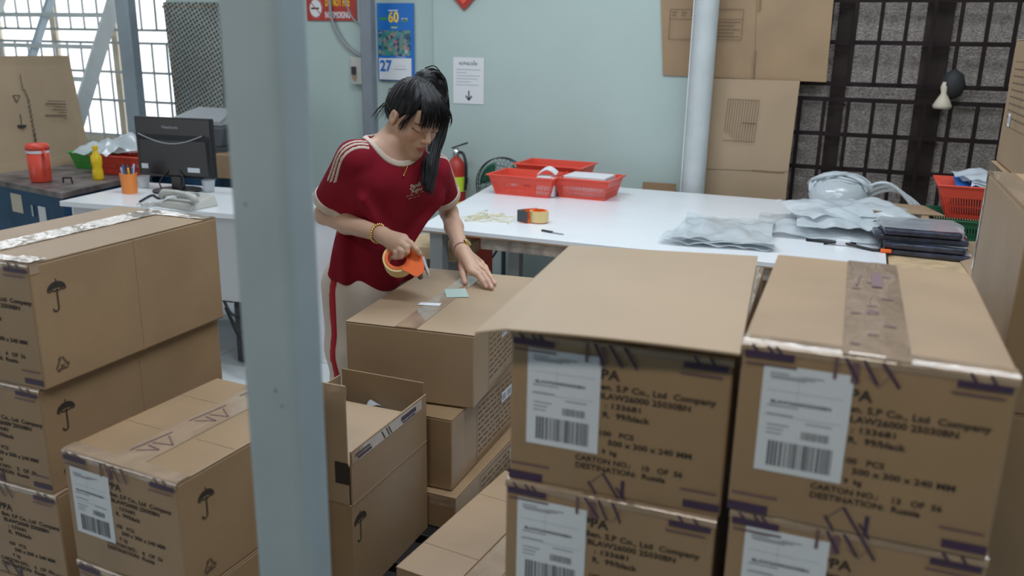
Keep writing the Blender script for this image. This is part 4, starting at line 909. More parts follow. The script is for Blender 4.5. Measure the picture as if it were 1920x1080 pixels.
# desk
t = thing('office_desk', 'white computer desk behind the left carton stack', 'desk', (0, 0, 0)); d1, d2_ = on(111, 377, ZT), on(424, 400, ZT)
ud = nrm(d2_ - d1); vd = np.array([-ud[1], ud[0], 0]); LD, WD = 1.25, .62
def dp(a, b, z): q = d1 + ud * a + vd * b; return (q[0], q[1], z)
def dbox(a0, a1, b0, b1, z0, z1): return MB().hexa([dp(a0, b0, z0), dp(a1, b0, z0), dp(a1, b1, z0), dp(a0, b1, z0)], [dp(a0, b0, z1), dp(a1, b0, z1), dp(a1, b1, z1), dp(a0, b1, z1)])
dbox(0, LD, 0, WD, ZT - .025, ZT).build('desktop', M['white'], t, bevel=.002)
dbox(.03, .055, .04, WD - .02, FLOOR, ZT - .0255).build('side_panel', M['white'], t); dbox(LD - .05, LD - .025, .04, WD - .02, FLOOR, ZT - .0255).build('side_panel', M['white'], t)
dbox(.056, LD - .051, .02, .038, ZT - .42, ZT - .0255).build('modesty_panel', new_mat('desk_panel', (.50, .51, .53), .5), t)
def dthing(name, label, cat, px, py, rz=0, zz=ZT, off=0): q = on(px, py, zz); return thing(name, label, cat, (q[0], q[1] + off, zz), rz)
# made-up black box standing in for dark shadow under the desk, plus cable
q = dp(.93, .2, FLOOR); t = thing('desk_shadow_box', 'added black box standing in for the dark shadow under the white desk', 'filler box', q, .2); MB().box(-.09, .11, -.12, .25, .01, .40).build('case', M['black'], t, bevel=.005); MB().box(-.06, .08, -.124, -.12, .05, .35).build('back_panel', M['dark'], t)
for k in range(4): MB().box(-.08 + .13 * (k % 2), -.05 + .13 * (k % 2), -.1 + .3 * (k // 2), -.07 + .3 * (k // 2), 0, .01).build('foot', M['black'], t)
for k in range(3): tag(MB().tube(smooth_path([dp(.78, .07 + .02 * k, -1.12 - .06 * k), dp(.9 + .04 * k, -.02 - .03 * k, -1.22 - .06 * k), dp(1.02, -.03 - .03 * k, -1.20 - .07 * k), dp(1.1 + .02 * k, -.02 - .03 * k, -1.3 - .05 * k), (dp(1.14 + .03 * k, -.04 - .04 * k, 0)[0], dp(1.14 + .03 * k, -.04 - .04 * k, 0)[1], FLOOR + .008)]), .006, 6).build('power_cord', M['black_m'], smooth=True), ['thin', 'middle', 'thick'][k] + ' black cord looping below the white desk', 'cable')
# monitor, seen from behind
t = dthing('computer_monitor', 'black computer monitor seen from behind on the white desk', 'monitor', 333, 358, .12)
wm, hm = .44, .30
Mz = .07
m = MB(); m.box(-wm / 2, wm / 2, .0, .035, Mz, Mz + hm); m.build('screen_housing', M['black'], t, bevel=.006)
m = MB(); m.hexa([(-wm * .46, -.012, Mz + .01), (wm * .46, -.012, Mz + .01), (wm * .48, .0, Mz), (-wm * .48, .0, Mz)], [(-wm * .44, -.012, Mz + hm * .62), (wm * .44, -.012, Mz + hm * .62), (wm * .48, .0, Mz + hm * .72), (-wm * .48, .0, Mz + hm * .72)]); m.build('rear_bulge', M['black'], t, bevel=.004)
m = MB(); m.tube([(-wm * .44 + wm * .84 * s, -.013, Mz + hm * .72 - .045 * math.sin(PI * s)) for s in np.linspace(0, 1, 16)], .003, 6); m.build('silver_line', M['grey'], t)
Fm = Face((-wm / 2, -.0005, Mz + hm), (1, 0, 0), (0, 0, -1), (0, -1, 0)); m = MB(); put_text(m, Fm, 'ViewSonic', wm * .36, wm * .58, .055, .014, e=.0008); m.build('logo_text', M['grey'], t)
m = MB(); rect(m, Fm, .03, .235, .07, .26, .013); rect(m, Fm, .30, .245, .37, .268, .013); m.build('sticker', M['label'], t)
MB().box(-.03, .03, -.005, .03, .012, Mz + .1).build('stand_neck', M['black'], t, bevel=.004); m = MB(); m.lathe([(.12, 0), (.12, .008), (.05, .014)], 28); m.build('stand_base', M['black'], t)
for s in (-1, 1): MB().tube(smooth_path([(.03 * s, -.012, Mz + .04), (.07 * s, -.04, .05), (.04 * s, -.07, .008), (-.05, -.12, .006)]), .004, 6).build('cable', M['black_m'], t, smooth=True)
# pen cup, phone
t = dthing('pen_cup', 'orange cup full of pens on the white desk', 'pen cup', 244, 362); m = MB(); m.lathe([(.036, 0), (.041, .10), (.038, .10), (.034, .004)], 24); m.build('cup', M['orange_c'], t, smooth=False)
random.seed(8)
for k in range(8):
    a = k * .8; dx_, dy_ = .02 * math.cos(a), .02 * math.sin(a); MB().tube([(dx_ * .6, dy_ * .6, .008), (dx_ * 1.5, dy_ * 1.5, .125 + .02 * random.random())], .0045, 7).build('pen', M[['blue2', 'label', 'blue2', 'ink_d', 'green_d', 'label', 'blue', 'yellow'][k]], t)
t = dthing('telephone', 'cream desk telephone with coiled cord at the front of the desk', 'telephone', 350, 388, -.1)
MB().hexa([(-.10, -.07, .0), (.10, -.07, 0), (.10, .10, 0), (-.10, .10, 0)], [(-.09, -.06, .03), (.09, -.06, .03), (.09, .09, .055), (-.09, .09, .055)]).build('base', M['cream'], t, bevel=.006)
m = MB(); m.tube([(-.105, -.05, .045), (-.09, -.045, .065), (-.02, -.04, .072), (.05, -.04, .07), (.10, -.045, .06), (.115, -.05, .042)], [.018, .018, .012, .012, .018, .018], 12); m.build('handset', M['cream'], t, smooth=True)
for r in range(3):
    for c in range(4): MB().box(-.05 + c * .025, -.035 + c * .025, -.01 + r * .022, .004 + r * .022, .04 + r * .006, .048 + r * .006).build('key', M['grey'], t)
MB().tube([(-.12 + .07 * math.cos(s) * .4 - .0006 * i, -.02 + .02 * math.sin(s * 1.0) - .001 * i, .008 + .003 * math.sin(3 * s)) for i, s in enumerate(np.linspace(0, 22, 90))], .003, 5).build('coiled_cord', M['cream'], t, smooth=True)
tag(MB().tube(smooth_path([on(262, 378, ZT + .006), on(285, 366, ZT + .006), on(300, 372, ZT + .006), on(318, 362, ZT + .006), on(335, 366, ZT + .006)]), .005, 6).build('desk_cable', M['black_m'], smooth=True), 'black cable curling on the white desk by the pen cup', 'cable')
for k, (px_, py_) in enumerate(((270, 352), (392, 360))):
    t = dthing('plastic_cup', ('clear crumpled plastic cup right of the orange pen cup', 'clear plastic cup behind the telephone')[k], 'cup', px_, py_); m = MB(); m.lathe([(.026, 0), (.034, .06), (.036, .062), (.032, .06), (.024, .003)], 20); m.build('cup_wall', M['bag2'], t, smooth=True)
# printer on a small box behind the monitor
q = on(400, 338, ZT); t = thing('small_box', 'small brown box behind the monitor beside the foreground post', 'cardboard box', (q[0] + .02, q[1] + .16, ZT), .1); MB().box(-.10, .12, -.08, .1, 0, .13).build('body', M['card'], t, bevel=.002); MB().box(-.10, .12, -.005, .005, .13, .132).build('tape_strip', M['tape'], t)
q = at(372, 285, 4.0); t = thing('printer', 'dark grey printer behind the black monitor', 'printer', (q[0], 4.05, ZT)); 
MB().box(-.22, .24, -.14, .14, -FLOOR * 0 + .0, .16).build('stand_block', M['dark'], t, bevel=.004)
MB().hexa([(-.2, -.14, .161), (.24, -.14, .161), (.24, .14, .161), (-.2, .14, .161)], [(-.2, -.10, .27), (.24, -.10, .27), (.24, .14, .29), (-.2, .14, .29)]).build('printer_body', M['dark'], t, bevel=.01)
MB().hexa([(-.17, -.08, .272), (.2, -.08, .272), (.2, .10, .288), (-.17, .10, .288)], [(-.17, -.08, .30), (.2, -.08, .30), (.15, .12, .36), (-.12, .12, .36)]).build('paper_tray', M['grey'], t, bevel=.004)
q2 = t.location; tt = thing('printer_stand', 'low dark cabinet under the printer behind the desk', 'cabinet', (q2[0], q2[1], FLOOR)); MB().box(-.26, .27, -.17, .17, 0, ZT - FLOOR - .001).build('body', M['navy'], tt, bevel=.003); MB().box(-.255, .0, -.175, -.17, .05, ZT - FLOOR - .05).build('door', M['navy'], tt); MB().box(.005, .265, -.175, -.17, .05, ZT - FLOOR - .05).build('door', M['navy'], tt)
# flask, bottle, baskets on the chest
t = dthing('drink_flask', 'orange red insulated flask with white band and handle on the chest', 'flask', 78, 341)
m = MB(); m.lathe([(.045, 0), (.052, .01), (.056, .155)], 28); m.build('body', M['red'], t, smooth=True); m = MB(); m.lathe([(.0565, .1555), (.057, .17)], 28); m.build('white_band', M['paper'], t); m = MB(); m.lathe([(.058, .171), (.059, .19), (.05, .205)], 28); m.build('lid', M['red'], t, smooth=True)
MB().tube(smooth_path([(.055, -.01, .17), (.08, -.02, .15), (.09, -.02, .10), (.082, -.02, .07)]), .008, 8).build('handle', M['red'], t, smooth=True)
t = dthing('drink_bottle', 'yellow drink bottle with yellow cap in front of the red basket', 'bottle', 185, 337); m = MB(); m.lathe([(.026, 0), (.029, .01), (.028, .05), (.024, .07), (.029, .09), (.029, .125), (.012, .155), (.012, .165)], 20); m.build('bottle_body', M['yellow'], t, smooth=True); m = MB(); m.lathe([(.015, .165), (.015, .185)], 16); m.build('cap', M['yellow'], t)
MB().tube([( -.03, -.10, .004), (-.03, -.10, .03), (.03, -.10, .035), (.035, -.10, .004)], .005, 6).build('tmp', M['black'])
bpy.data.objects['tmp'].name = 'chest_handle'; o = bpy.data.objects['chest_handle']; qh = on(127, 345, ZT); o.location = (qh[0], qh[1] + .1, ZT); tag(o, 'small black metal handle standing on the chest top beside the flask', 'handle')
q = on(160, 320, ZT); basket('plastic_basket', 'green plastic basket on the dark chest', (q[0] - .02, q[1] + .16, ZT), .30, .22, .10, .2, 'green', 'baskets on the chest')
q = on(228, 330, ZT); basket('plastic_basket', 'red plastic basket full of clear bags on the dark chest', (q[0] - .02, q[1] + .12, ZT + .001), .36, .26, .11, .1, 'red', 'baskets on the chest')
for k, (px_, py_, w_, am) in enumerate(((165, 300, .30, .05), (215, 298, .34, .06), (240, 292, .26, .08))):
    q_ = on(px_, py_ + 28, ZT); m = MB(); crumple(m, (q_[0], q_[1] + .14, ZT + .10), w_, .24, am, .2 * k, 80 + k, .05, 20)
    tag(m.build('plastic_bag', M['bag'], smooth=True), ['clear bag heaped over the green basket', 'clear bag heaped over the middle of the red chest basket', 'clear bag standing up at the right of the red chest basket'][k], 'plastic bag', 'clear bags on the chest')
q_ = on(150, 300, ZT); m = MB(); m.lathe([(.02, 0), (.05, .02), (.04, .05), (.01, .06)], 12); o = m.build('dark_cloth', M['dark'], smooth=True); o.location = (q_[0] + .0, q_[1] + .0, ZT + .06); tag(o, 'dark bundle on the green basket beneath the clear bag', 'cloth')
o = MB().box(-.04, .04, -.03, .03, 0, 1.1).build('beige_post', M['beige']); q = on(2, 420, -.9); o.location = (q[0] - .08, q[1] - .3, FLOOR); o.scale = (1, 1, .66); tag(o, 'beige wooden upright at the left edge beside the chest', 'post')
#PERSON#
# ------------------------------------------------------------------ the woman
class Field:
    def __init__(s, lo, hi, h):
        s.lo = np.array(lo, float); s.h = h; s.n = np.ceil((np.array(hi) - s.lo) / h).astype(int) + 1
        s.D = np.full(s.n, .2, np.float32)
    def block(s, lo, hi):
        a = np.clip(np.floor((np.array(lo) - s.lo) / s.h).astype(int), 0, s.n); b = np.clip(np.ceil((np.array(hi) - s.lo) / s.h).astype(int) + 1, 0, s.n)
        if np.any(b <= a): return None, None
        sl = tuple(slice(i, j) for i, j in zip(a, b)); ax = [s.lo[k] + s.h * np.arange(a[k], b[k]) for k in range(3)]
        return sl, np.meshgrid(*ax, indexing='ij')
    def merge(s, sl, d, k, sub=False):
        A = s.D[sl]
        if sub:
            d = -d; hh = np.clip(.5 - .5 * (A - d) / k, 0, 1) if k else None
            s.D[sl] = (A * (1 - hh) + d * hh + k * hh * (1 - hh)) if k else np.maximum(A, d)
        else:
            hh = np.clip(.5 + .5 * (A - d) / k, 0, 1); s.D[sl] = A * (1 - hh) + d * hh - k * hh * (1 - hh)
    def cone(s, a, b, ra, rb, k=.01, sub=False):
        a = np.array(a, float); b = np.array(b, float); p = max(ra, rb) + .03
        sl, g = s.block(np.minimum(a, b) - p, np.maximum(a, b) + p)
        if sl is None: return
        ab = b - a; L = ab @ ab + 1e-12; t = np.clip(sum((g[i] - a[i]) * ab[i] for i in range(3)) / L, 0, 1)
        d = np.sqrt(sum((g[i] - a[i] - t * ab[i]) ** 2 for i in range(3))) - (ra + t * (rb - ra)); s.merge(sl, d, k, sub)
    def ell(s, c, r, R=None, k=.01, sub=False, f=None):
        if R is HR: r = [v * HS for v in r]
        c = np.array(c, float); R = np.eye(3) if R is None else R; p = max(r) + .03
        sl, g = s.block(c - p, c + p)
        if sl is None: return
        q = [sum(R[i][j] * (g[j] - c[j]) for j in range(3)) for i in range(3)]
        k0 = np.sqrt(sum((q[i] / r[i]) ** 2 for i in range(3))); k1 = np.sqrt(sum((q[i] / r[i] ** 2) ** 2 for i in range(3))) + 1e-9
        s.merge(sl, k0 * (k0 - 1) / k1, k, sub)
    def chain(s, pts, rs, k=.008):
        for (a, b), (ra, rb) in zip(zip(pts, pts[1:]), zip(rs, rs[1:])): s.cone(a, b, ra, rb, k)
    def plane(s, p, n):                         # keep the side the normal points away from
        g = np.meshgrid(*[s.lo[k] + s.h * np.arange(s.n[k]) for k in range(3)], indexing='ij', sparse=True); n = nrm(n)
        s.D = np.maximum(s.D, (sum((g[i] - p[i]) * n[i] for i in range(3))).astype(np.float32))
    def dist_plane(s, p, n):
        g = np.meshgrid(*[s.lo[k] + s.h * np.arange(s.n[k]) for k in range(3)], indexing='ij', sparse=True); n = nrm(n)
        return (sum((g[i] - p[i]) * n[i] for i in range(3))).astype(np.float32)
    def mesh(s, D=None):
        D = s.D if D is None else D
        D = D.copy(); D[0], D[-1] = np.maximum(D[0], s.h), np.maximum(D[-1], s.h); D[:, 0] = np.maximum(D[:, 0], s.h); D[:, -1] = np.maximum(D[:, -1], s.h); D[:, :, 0] = np.maximum(D[:, :, 0], s.h); D[:, :, -1] = np.maximum(D[:, :, -1], s.h)
        ins = D < 0; n = np.array(D.shape); c = ins[:-1, :-1, :-1].astype(np.int8)
        cnt = np.zeros(n - 1, np.int8)
        for i in (0, 1):
            for j in (0, 1):
                for k in (0, 1): cnt += ins[i:n[0] - 1 + i, j:n[1] - 1 + j, k:n[2] - 1 + k]
        act = np.argwhere((cnt > 0) & (cnt < 8)); idx = np.full(n - 1, -1, np.int64); idx[tuple(act.T)] = np.arange(len(act))
        acc = np.zeros((len(act), 3)); w_ = np.zeros(len(act)); corners = [(i, j, k) for i in (0, 1) for j in (0, 1) for k in (0, 1)]
        val = {c_: D[act[:, 0] + c_[0], act[:, 1] + c_[1], act[:, 2] + c_[2]] for c_ in corners}
        for a in corners:
            for ax in range(3):
                if a[ax] == 0:
                    b = list(a); b[ax] = 1; b = tuple(b); va, vb = val[a], val[b]; mk = (va < 0) != (vb < 0)
                    t = np.where(mk, va / np.where(va == vb, 1, va - vb), 0); p = np.array(a, float) + np.outer(t, np.eye(3)[ax]); acc[mk] += p[mk]; w_[mk] += 1
        V = s.lo + s.h * (act + acc / w_[:, None]); Fs = []
        for ax in range(3):
            sh = [slice(None)] * 3; sh2 = [slice(None)] * 3; sh[ax] = slice(0, -1); sh2[ax] = slice(1, None)
            A, B = ins[tuple(sh)], ins[tuple(sh2)]; e = np.argwhere(A != B); o1, o2 = [k for k in range(3) if k != ax]
            e = e[(e[:, o1] > 0) & (e[:, o2] > 0) & (e[:, o1] < n[o1] - 1) & (e[:, o2] < n[o2] - 1)]
            def q(d1, d2): z = e.copy(); z[:, o1] -= d1; z[:, o2] -= d2; return idx[tuple(z.T)]
            quad = np.stack([q(1, 1), q(0, 1), q(0, 0), q(1, 0)], 1); inside = A[tuple(e.T)]; fl = inside if ax != 1 else ~inside
            quad[~fl] = quad[~fl][:, ::-1]; Fs.append(quad)
        return V, np.concatenate(Fs)
def mesh_obj(name, parts, mat, parent, colfn=None, relax=1):
    V = []; Q = []; n = 0
    for v, f in parts: V.append(v); Q.append(f + n); n += len(v)
    V = np.concatenate(V); Q = np.concatenate(Q)
    for _ in range(relax):
        S = np.zeros_like(V); c = np.zeros(len(V))
        for a in range(4):
            for b in ((a + 1) % 4, (a - 1) % 4): np.add.at(S, Q[:, a], V[Q[:, b]]); np.add.at(c, Q[:, a], 1)
        V = V * .5 + .5 * S / np.maximum(c, 1)[:, None]
    me = bpy.data.meshes.new(name); me.vertices.add(len(V)); me.vertices.foreach_set('co', V.astype(np.float32).ravel())
    me.loops.add(Q.size); me.loops.foreach_set('vertex_index', Q.astype(np.int32).ravel()); me.polygons.add(len(Q)); me.polygons.foreach_set('loop_start', np.arange(0, Q.size, 4, dtype=np.int32))
    me.polygons.foreach_set('use_smooth', np.ones(len(Q), bool)); me.update(calc_edges=True); me.validate(); me.materials.append(mat)
    if colfn is not None:
        ca = me.color_attributes.new('Col', 'FLOAT_COLOR', 'POINT'); C = np.ones((len(V), 4), np.float32); C[:, :3] = colfn(V); ca.data.foreach_set('color', C.ravel())
    o = bpy.data.objects.new(name, me); COL.objects.link(o); o.parent = parent; return o

# joints (world), from the pose
hd = P(772, 210, 2.47); nk = np.array([-1.262, 2.211, -.275]); rsh = np.array([-1.322, 2.090, -.315]); lsh = np.array([-1.205, 2.355, -.372])
rel = np.array([-1.472, 2.150, -.503]); rwr = P(716, 440, 2.42); lel = np.array([-1.242, 2.535, -.542]); lwr = P(866, 470, 2.66); pel = np.array([-1.405, 2.285, -.70])
woman = thing('person', 'woman in a maroon t-shirt with cream trim leaning over a carton with a tape dispenser', 'person', (pel[0], pel[1], FLOOR))
wl = np.array([pel[0], pel[1], FLOOR])
def W(o): o.location = tuple(-wl); return o     # parts are modelled in world coordinates under the person's empty
FB = nrm([.91, -.41, 0]); LB = nrm([.41, .91, 0]); S = nrm(nk - pel); FT = nrm(FB - S * (FB @ S)); LT = nrm(np.cross(S, FT)); RT = np.array([LT, FT, S])
HX, HY = nrm(rtd((-.69, .13, .71))), rtd((.58, .66, .48)); HY = nrm(HY - HX * (HX @ HY)); HZ = np.cross(HX, HY); HR = np.array([HX, HY, HZ])
HS = .88
hd = hd + (HY * .104 - HZ * .03) * .12 - rtd((0, 0, 0))
def hw(x, y, z): return hd + (HX * x + HY * y + HZ * z) * HS
SK = np.array([.55, .345, .245])
# head, neck, upper chest
f = Field(np.minimum(hd, nk) - .16, np.maximum(hd, nk) + .16, .0026)
f.ell(hw(0, -.012, .02), (.074, .092, .085), HR, .01); f.ell(hw(0, .030, -.035), (.060, .058, .072), HR, .02)
for s in (-1, 1):
    f.cone(hw(s * .050, .0, -.045), hw(s * .012, .068, -.098), .016, .015, .022); f.ell(hw(s * .036, .058, -.032), (.024, .022, .024), HR, .012)
f.ell(hw(0, .075, -.100), (.018, .014, .014), HR, .012); f.ell(hw(0, .070, .022), (.052, .022, .022), HR, .015); f.ell(hw(0, .066, .045), (.055, .024, .035), HR, .02)
for s in (-1, 1):
    f.ell(hw(s * .031, .098, .003), (.018, .014, .011), HR, .008, sub=True); f.ell(hw(s * .031, .079, -.001), (.016, .0125, .0105), HR, .004)
f.cone(hw(0, .086, .002), hw(0, .104, -.030), .0058, .0085, .008); f.ell(hw(0, .103, -.034), (.0095, .0085, .0078), HR, .005)
for s in (-1, 1): f.ell(hw(s * .0115, .095, -.036), (.0065, .0075, .006), HR, .004)
f.ell(hw(0, .082, -.060), (.026, .016, .022), HR, .012)
f.ell(hw(0, .0935, -.0615), (.020, .0085, .0042), HR, .003); f.ell(hw(0, .092, -.0705), (.017, .0085, .0052), HR, .003)
f.cone(hw(-.024, .094, -.066), hw(.024, .094, -.066), .0012, .0012, .002, sub=True)
for s in (-1, 1):
    f.ell(hw(s * .077, -.006, -.012), (.007, .017, .029), HR, .005); f.ell(hw(s * .087, -.004, -.008), (.007, .010, .018), HR, .003, sub=True)
f.cone(hw(0, -.025, -.05), nk + S * -.01, .043, .049, .012); f.cone(hw(.0, -.005, -.06), nk + FT * .015, .034, .045, .008)
f.cone(nk - S * .02, rsh + (nk - rsh) * .3, .040, .034, .03); f.cone(nk - S * .02, lsh + (nk - lsh) * .3, .040, .034, .03)
f.ell(nk - S * .10 + FT * .01, (.11, .082, .10), RT, .03)
head = f.mesh()
# arms and hands
def finger(f, pts, r): f.chain(pts, r, .0035)
fa = Field(np.minimum(np.minimum(rsh, rel), rwr) - .06, np.maximum(np.maximum(rsh, rel), rwr) + (.16, .08, .06), .0022)
fa.chain([rsh, rsh * .4 + rel * .6, rel, rel * .6 + rwr * .4 + (0, 0, -.004), rwr], [.042, .036, .029, .030, .0215], .015)
kn = [P(757, 447, 2.375), P(752, 456, 2.365), P(746, 463, 2.37), P(740, 468, 2.38)]
pw_ = rwr
for k_, r_ in zip(kn, (.0135, .0135, .013, .012)): fa.cone(pw_ + (k_ - pw_) * .05, k_, .018, r_, .012)
finger(fa, [kn[0], P(770, 457, 2.362), P(781, 468, 2.36), P(787, 476, 2.365)], [.0105, .0092, .0082, .0072])
finger(fa, [kn[1], P(762, 464, 2.352), P(763, 472, 2.352), P(757, 477, 2.362)], [.0105, .0094, .0085, .0076])
finger(fa, [kn[2], P(752, 472, 2.350), P(752, 480, 2.352), P(747, 482, 2.362)], [.0102, .0092, .0084, .0074])
finger(fa, [kn[3], P(743, 475, 2.358), P(742, 482, 2.36), P(738, 483, 2.368)], [.0092, .0082, .0074, .0066])
finger(fa, [rwr + (kn[0] - rwr) * .35, P(748, 452, 2.43), P(762, 462, 2.435), P(772, 470, 2.425)], [.015, .0125, .0105, .0085])
rarm = fa.mesh()
ZE = -.70
fl_ = Field(np.minimum(np.minimum(lsh, lel), lwr) - .07, np.maximum(np.maximum(lsh, lel), lwr) + .10, .0022)
fl_ = Field((min(lsh[0], lel[0]) - .06, 2.12, -.72), (lwr[0] + .16, lel[1] + .06, lsh[2] + .06), .0022)
fl_.chain([lsh, lsh * .4 + lel * .6, lel, lel * .6 + lwr * .4, lwr], [.042, .036, .029, .029, .0215], .015)
kn2 = [on(884, 509, -.660), on(892, 504, -.655), on(898, 499, -.658), on(902, 494, -.664)]
for k_, r_ in zip(kn2, (.013, .013, .0125, .0115)): fl_.cone(lwr + (k_ - lwr) * .05, k_, .0185, r_, .012)
tips = [on(912, 538, -.692), on(922, 539.5, -.692), on(927, 532, -.692), on(920, 523, -.693)]
for k_, tp, r_ in zip(kn2, tips, (.0096, .0096, .0092, .0082)):
    m1 = k_ * .55 + tp * .45 + np.array([0, 0, .010]); m2 = k_ * .22 + tp * .78 + np.array([0, 0, .006]); finger(fl_, [k_, m1, m2, tp], [r_ + .0008, r_, r_ * .9, r_ * .76])
finger(fl_, [lwr + (kn2[0] - lwr) * .25, on(868, 499, -.66), on(869, 516, -.676), on(872, 530, -.692)], [.017, .0135, .011, .0085])
larm = fl_.mesh()
print('HAND', [np.linalg.norm(a - b) for a, b in zip(kn2, tips)], np.linalg.norm(kn2[1] - lwr), np.linalg.norm(kn[1] - rwr))
def skin_col(V):
    C = np.tile(SK, (len(V), 1)); q = (V - hd) @ HR.T / HS
    nz = np.array([noise.noise(Vector(v * 18)) for v in V[::1]]) if len(V) < 1 else 0
    lip = ((q[:, 0] / .023) ** 2 + ((q[:, 2] + .066) / .0095) ** 2 < 1) & (q[:, 1] > .085); C[lip] = (.42, .15, .12)
    ck = np.exp(-(((np.abs(q[:, 0]) - .038) / .02) ** 2 + ((q[:, 2] + .03) / .018) ** 2)) * (q[:, 1] > .05); C += ck[:, None] * np.array([.03, -.03, -.02])
    for s in (-1, 1):
        bx = q[:, 0] - s * .033; br = (np.abs(q[:, 2] - .021 + 9 * bx ** 2) < .0030) & (np.abs(bx) < .021) & (q[:, 1] > .06); C[br] = (.10, .06, .045)
        ey = (np.abs(q[:, 2] + .0072 - 7 * bx ** 2 * 1.0) < .0018) & (np.abs(bx) < .0165) & (q[:, 1] > .06); C[ey] = (.03, .018, .015)
    for tp in tips:
        d = np.linalg.norm(V - (tp + np.array([0, 0, .006])), axis=1); C[d < .0065] = (.62, .36, .30)
    return C
W(mesh_obj('body', [head, rarm, larm], M['skin'], woman, skin_col, 1))
# shirt
g = Field((-1.62, 1.98, -.80), (-1.06, 2.62, -.20), .0032)
ch = nk - S * .15; be = nk - S * .30; hm_ = pel + S * .03
def shirt_torso(g):
    g.ell(ch, (.150, .105, .175), RT, .02); g.ell(be, (.122, .102, .16), RT, .04); g.ell(hm_, (.128, .116, .17), RT, .04)
    g.cone(nk - S * .024, rsh - S * .005, .048, .046, .03); g.cone(nk - S * .030, lsh - S * .005, .046, .046, .03)
    g.cone(rsh - S * .06 + LT * .03, lsh - S * .06 - LT * .03, .070, .070, .03)
    # loose folds
    for a, b, r in ((rsh - S * .10 + FT * .07, be + FT * .105 - LT * .03, .016), (lsh - S * .08 + FT * .06, be + FT * .10 + LT * .05, .014), (ch - LT * .15 - FT * .02, hm_ - LT * .13 + FT * .06, .018),
                    (be + FT * .10 - LT * .06, hm_ + FT * .115 + LT * .02, .014), (be + FT * .10 + LT * .02, hm_ + FT * .11 + LT * .08, .013), (be - LT * .13, hm_ - LT * .15 + FT * .02, .018)):
        g.cone(a, b, r * .35, r * .9, .04)
shirt_torso(g)
def sleeve(g, sh, el, r0, r1, fr):
    e = sh + (el - sh) * fr; d = nrm(el - sh); g.cone(sh, e + d * .0, r0, r1, .016); return e, d
re, rd = sleeve(g, rsh, rel, .050, .053, .78); le, ld = sleeve(g, lsh, lel, .050, .054, .60)
full = g.D.copy()
# sleeve ends: cut by planes near the sleeves only
gx, gy, gz_ = np.meshgrid(*[g.lo[k] + g.h * np.arange(g.n[k]) for k in range(3)], indexing='ij', sparse=True)
def near(c, r): return np.sqrt((gx - c[0]) ** 2 + (gy - c[1]) ** 2 + (gz_ - c[2]) ** 2) < r
def pl(p, n): return ((gx - p[0]) * n[0] + (gy - p[1]) * n[1] + (gz_ - p[2]) * n[2]).astype(np.float32)
pr_, pl_ = pl(re, rd), pl(le, ld)
nr, nl = near(re, .10), near(le, .10)
D = g.D; D[nr] = np.maximum(D, pr_)[nr]; D[nl] = np.maximum(D, pl_)[nl]
hemp = pl(pel - S * .035, nrm(-S - LT * .20)); D[:] = np.maximum(D, hemp)
# neckline cutter
nc = nk + S * .034 + FT * .024 + rtd((-.014, -.010, 0))
def elld(c, r, R):
    q = [R[i][0] * (gx - c[0]) + R[i][1] * (gy - c[1]) + R[i][2] * (gz_ - c[2]) for i in range(3)]
    k0 = np.sqrt(sum((q[i] / r[i]) ** 2 for i in range(3))); k1 = np.sqrt(sum((q[i] / r[i] ** 2) ** 2 for i in range(3))) + 1e-9; return (k0 * (k0 - 1) / k1).astype(np.float32)
cut = elld(nc, (.080, .084, .10), RT)
D[:] = np.maximum(D, -cut)
# hollow the sleeve mouths a little
for (e, d, rr_) in ((re, rd, .046), (le, ld, .046)): g.cone(e - d * .025, e + d * .06, rr_, rr_ + .004, .004, sub=True)
shirtD = g.D.copy()
W(mesh_obj('t_shirt', [g.mesh(shirtD)], M['shirt'], woman, None, 2))
col = np.maximum(np.maximum(full - .0035, cut - .017), -cut + .0015); W(mesh_obj('collar', [g.mesh(col)], M['trim'], woman, None, 1))
for e, d, pp, mk in ((re, rd, pr_, nr), (le, ld, pl_, nl)):
    c_ = np.where(mk, np.maximum(np.maximum(full - .0035, pp - .002), -(pp + .024)), .1); inner = elld(e, (.0455, .0455, .2), np.array([nrm(np.cross(d, [0, 0, 1])), nrm(np.cross(d, np.cross(d, [0, 0, 1]))), d]))
    W(mesh_obj('sleeve_cuff', [g.mesh(np.maximum(c_, -inner).astype(np.float32))], M['trim'], woman, None, 1))
for e, d, sh, pp, sgn in ((re, rd, rsh, pr_, 1), (le, ld, lsh, pl_, 1)):
    a0 = nk; ax_ = nrm(e - nk); out = nrm(np.cross(ax_, FT)); out = out if out @ (sh - pel) > 0 else -out; nn = nrm(np.cross(ax_, out)); nn = nn if nn @ FT > 0 else -nn
    t_ = pl(sh, nn); up_ = pl(sh, out)
    for k in (-1, 0, 1):
        st = np.maximum(np.maximum(full - .0022, np.abs(t_ - k * .0125 - .004) - .0042), np.maximum(pp + .024, .018 - cut)); st = np.maximum(st, -up_ - .0); st = np.where(near((sh + e) / 2, .17), st, .1).astype(np.float32)
        W(mesh_obj('sleeve_stripe', [g.mesh(st)], M['trim'], woman, None, 1))
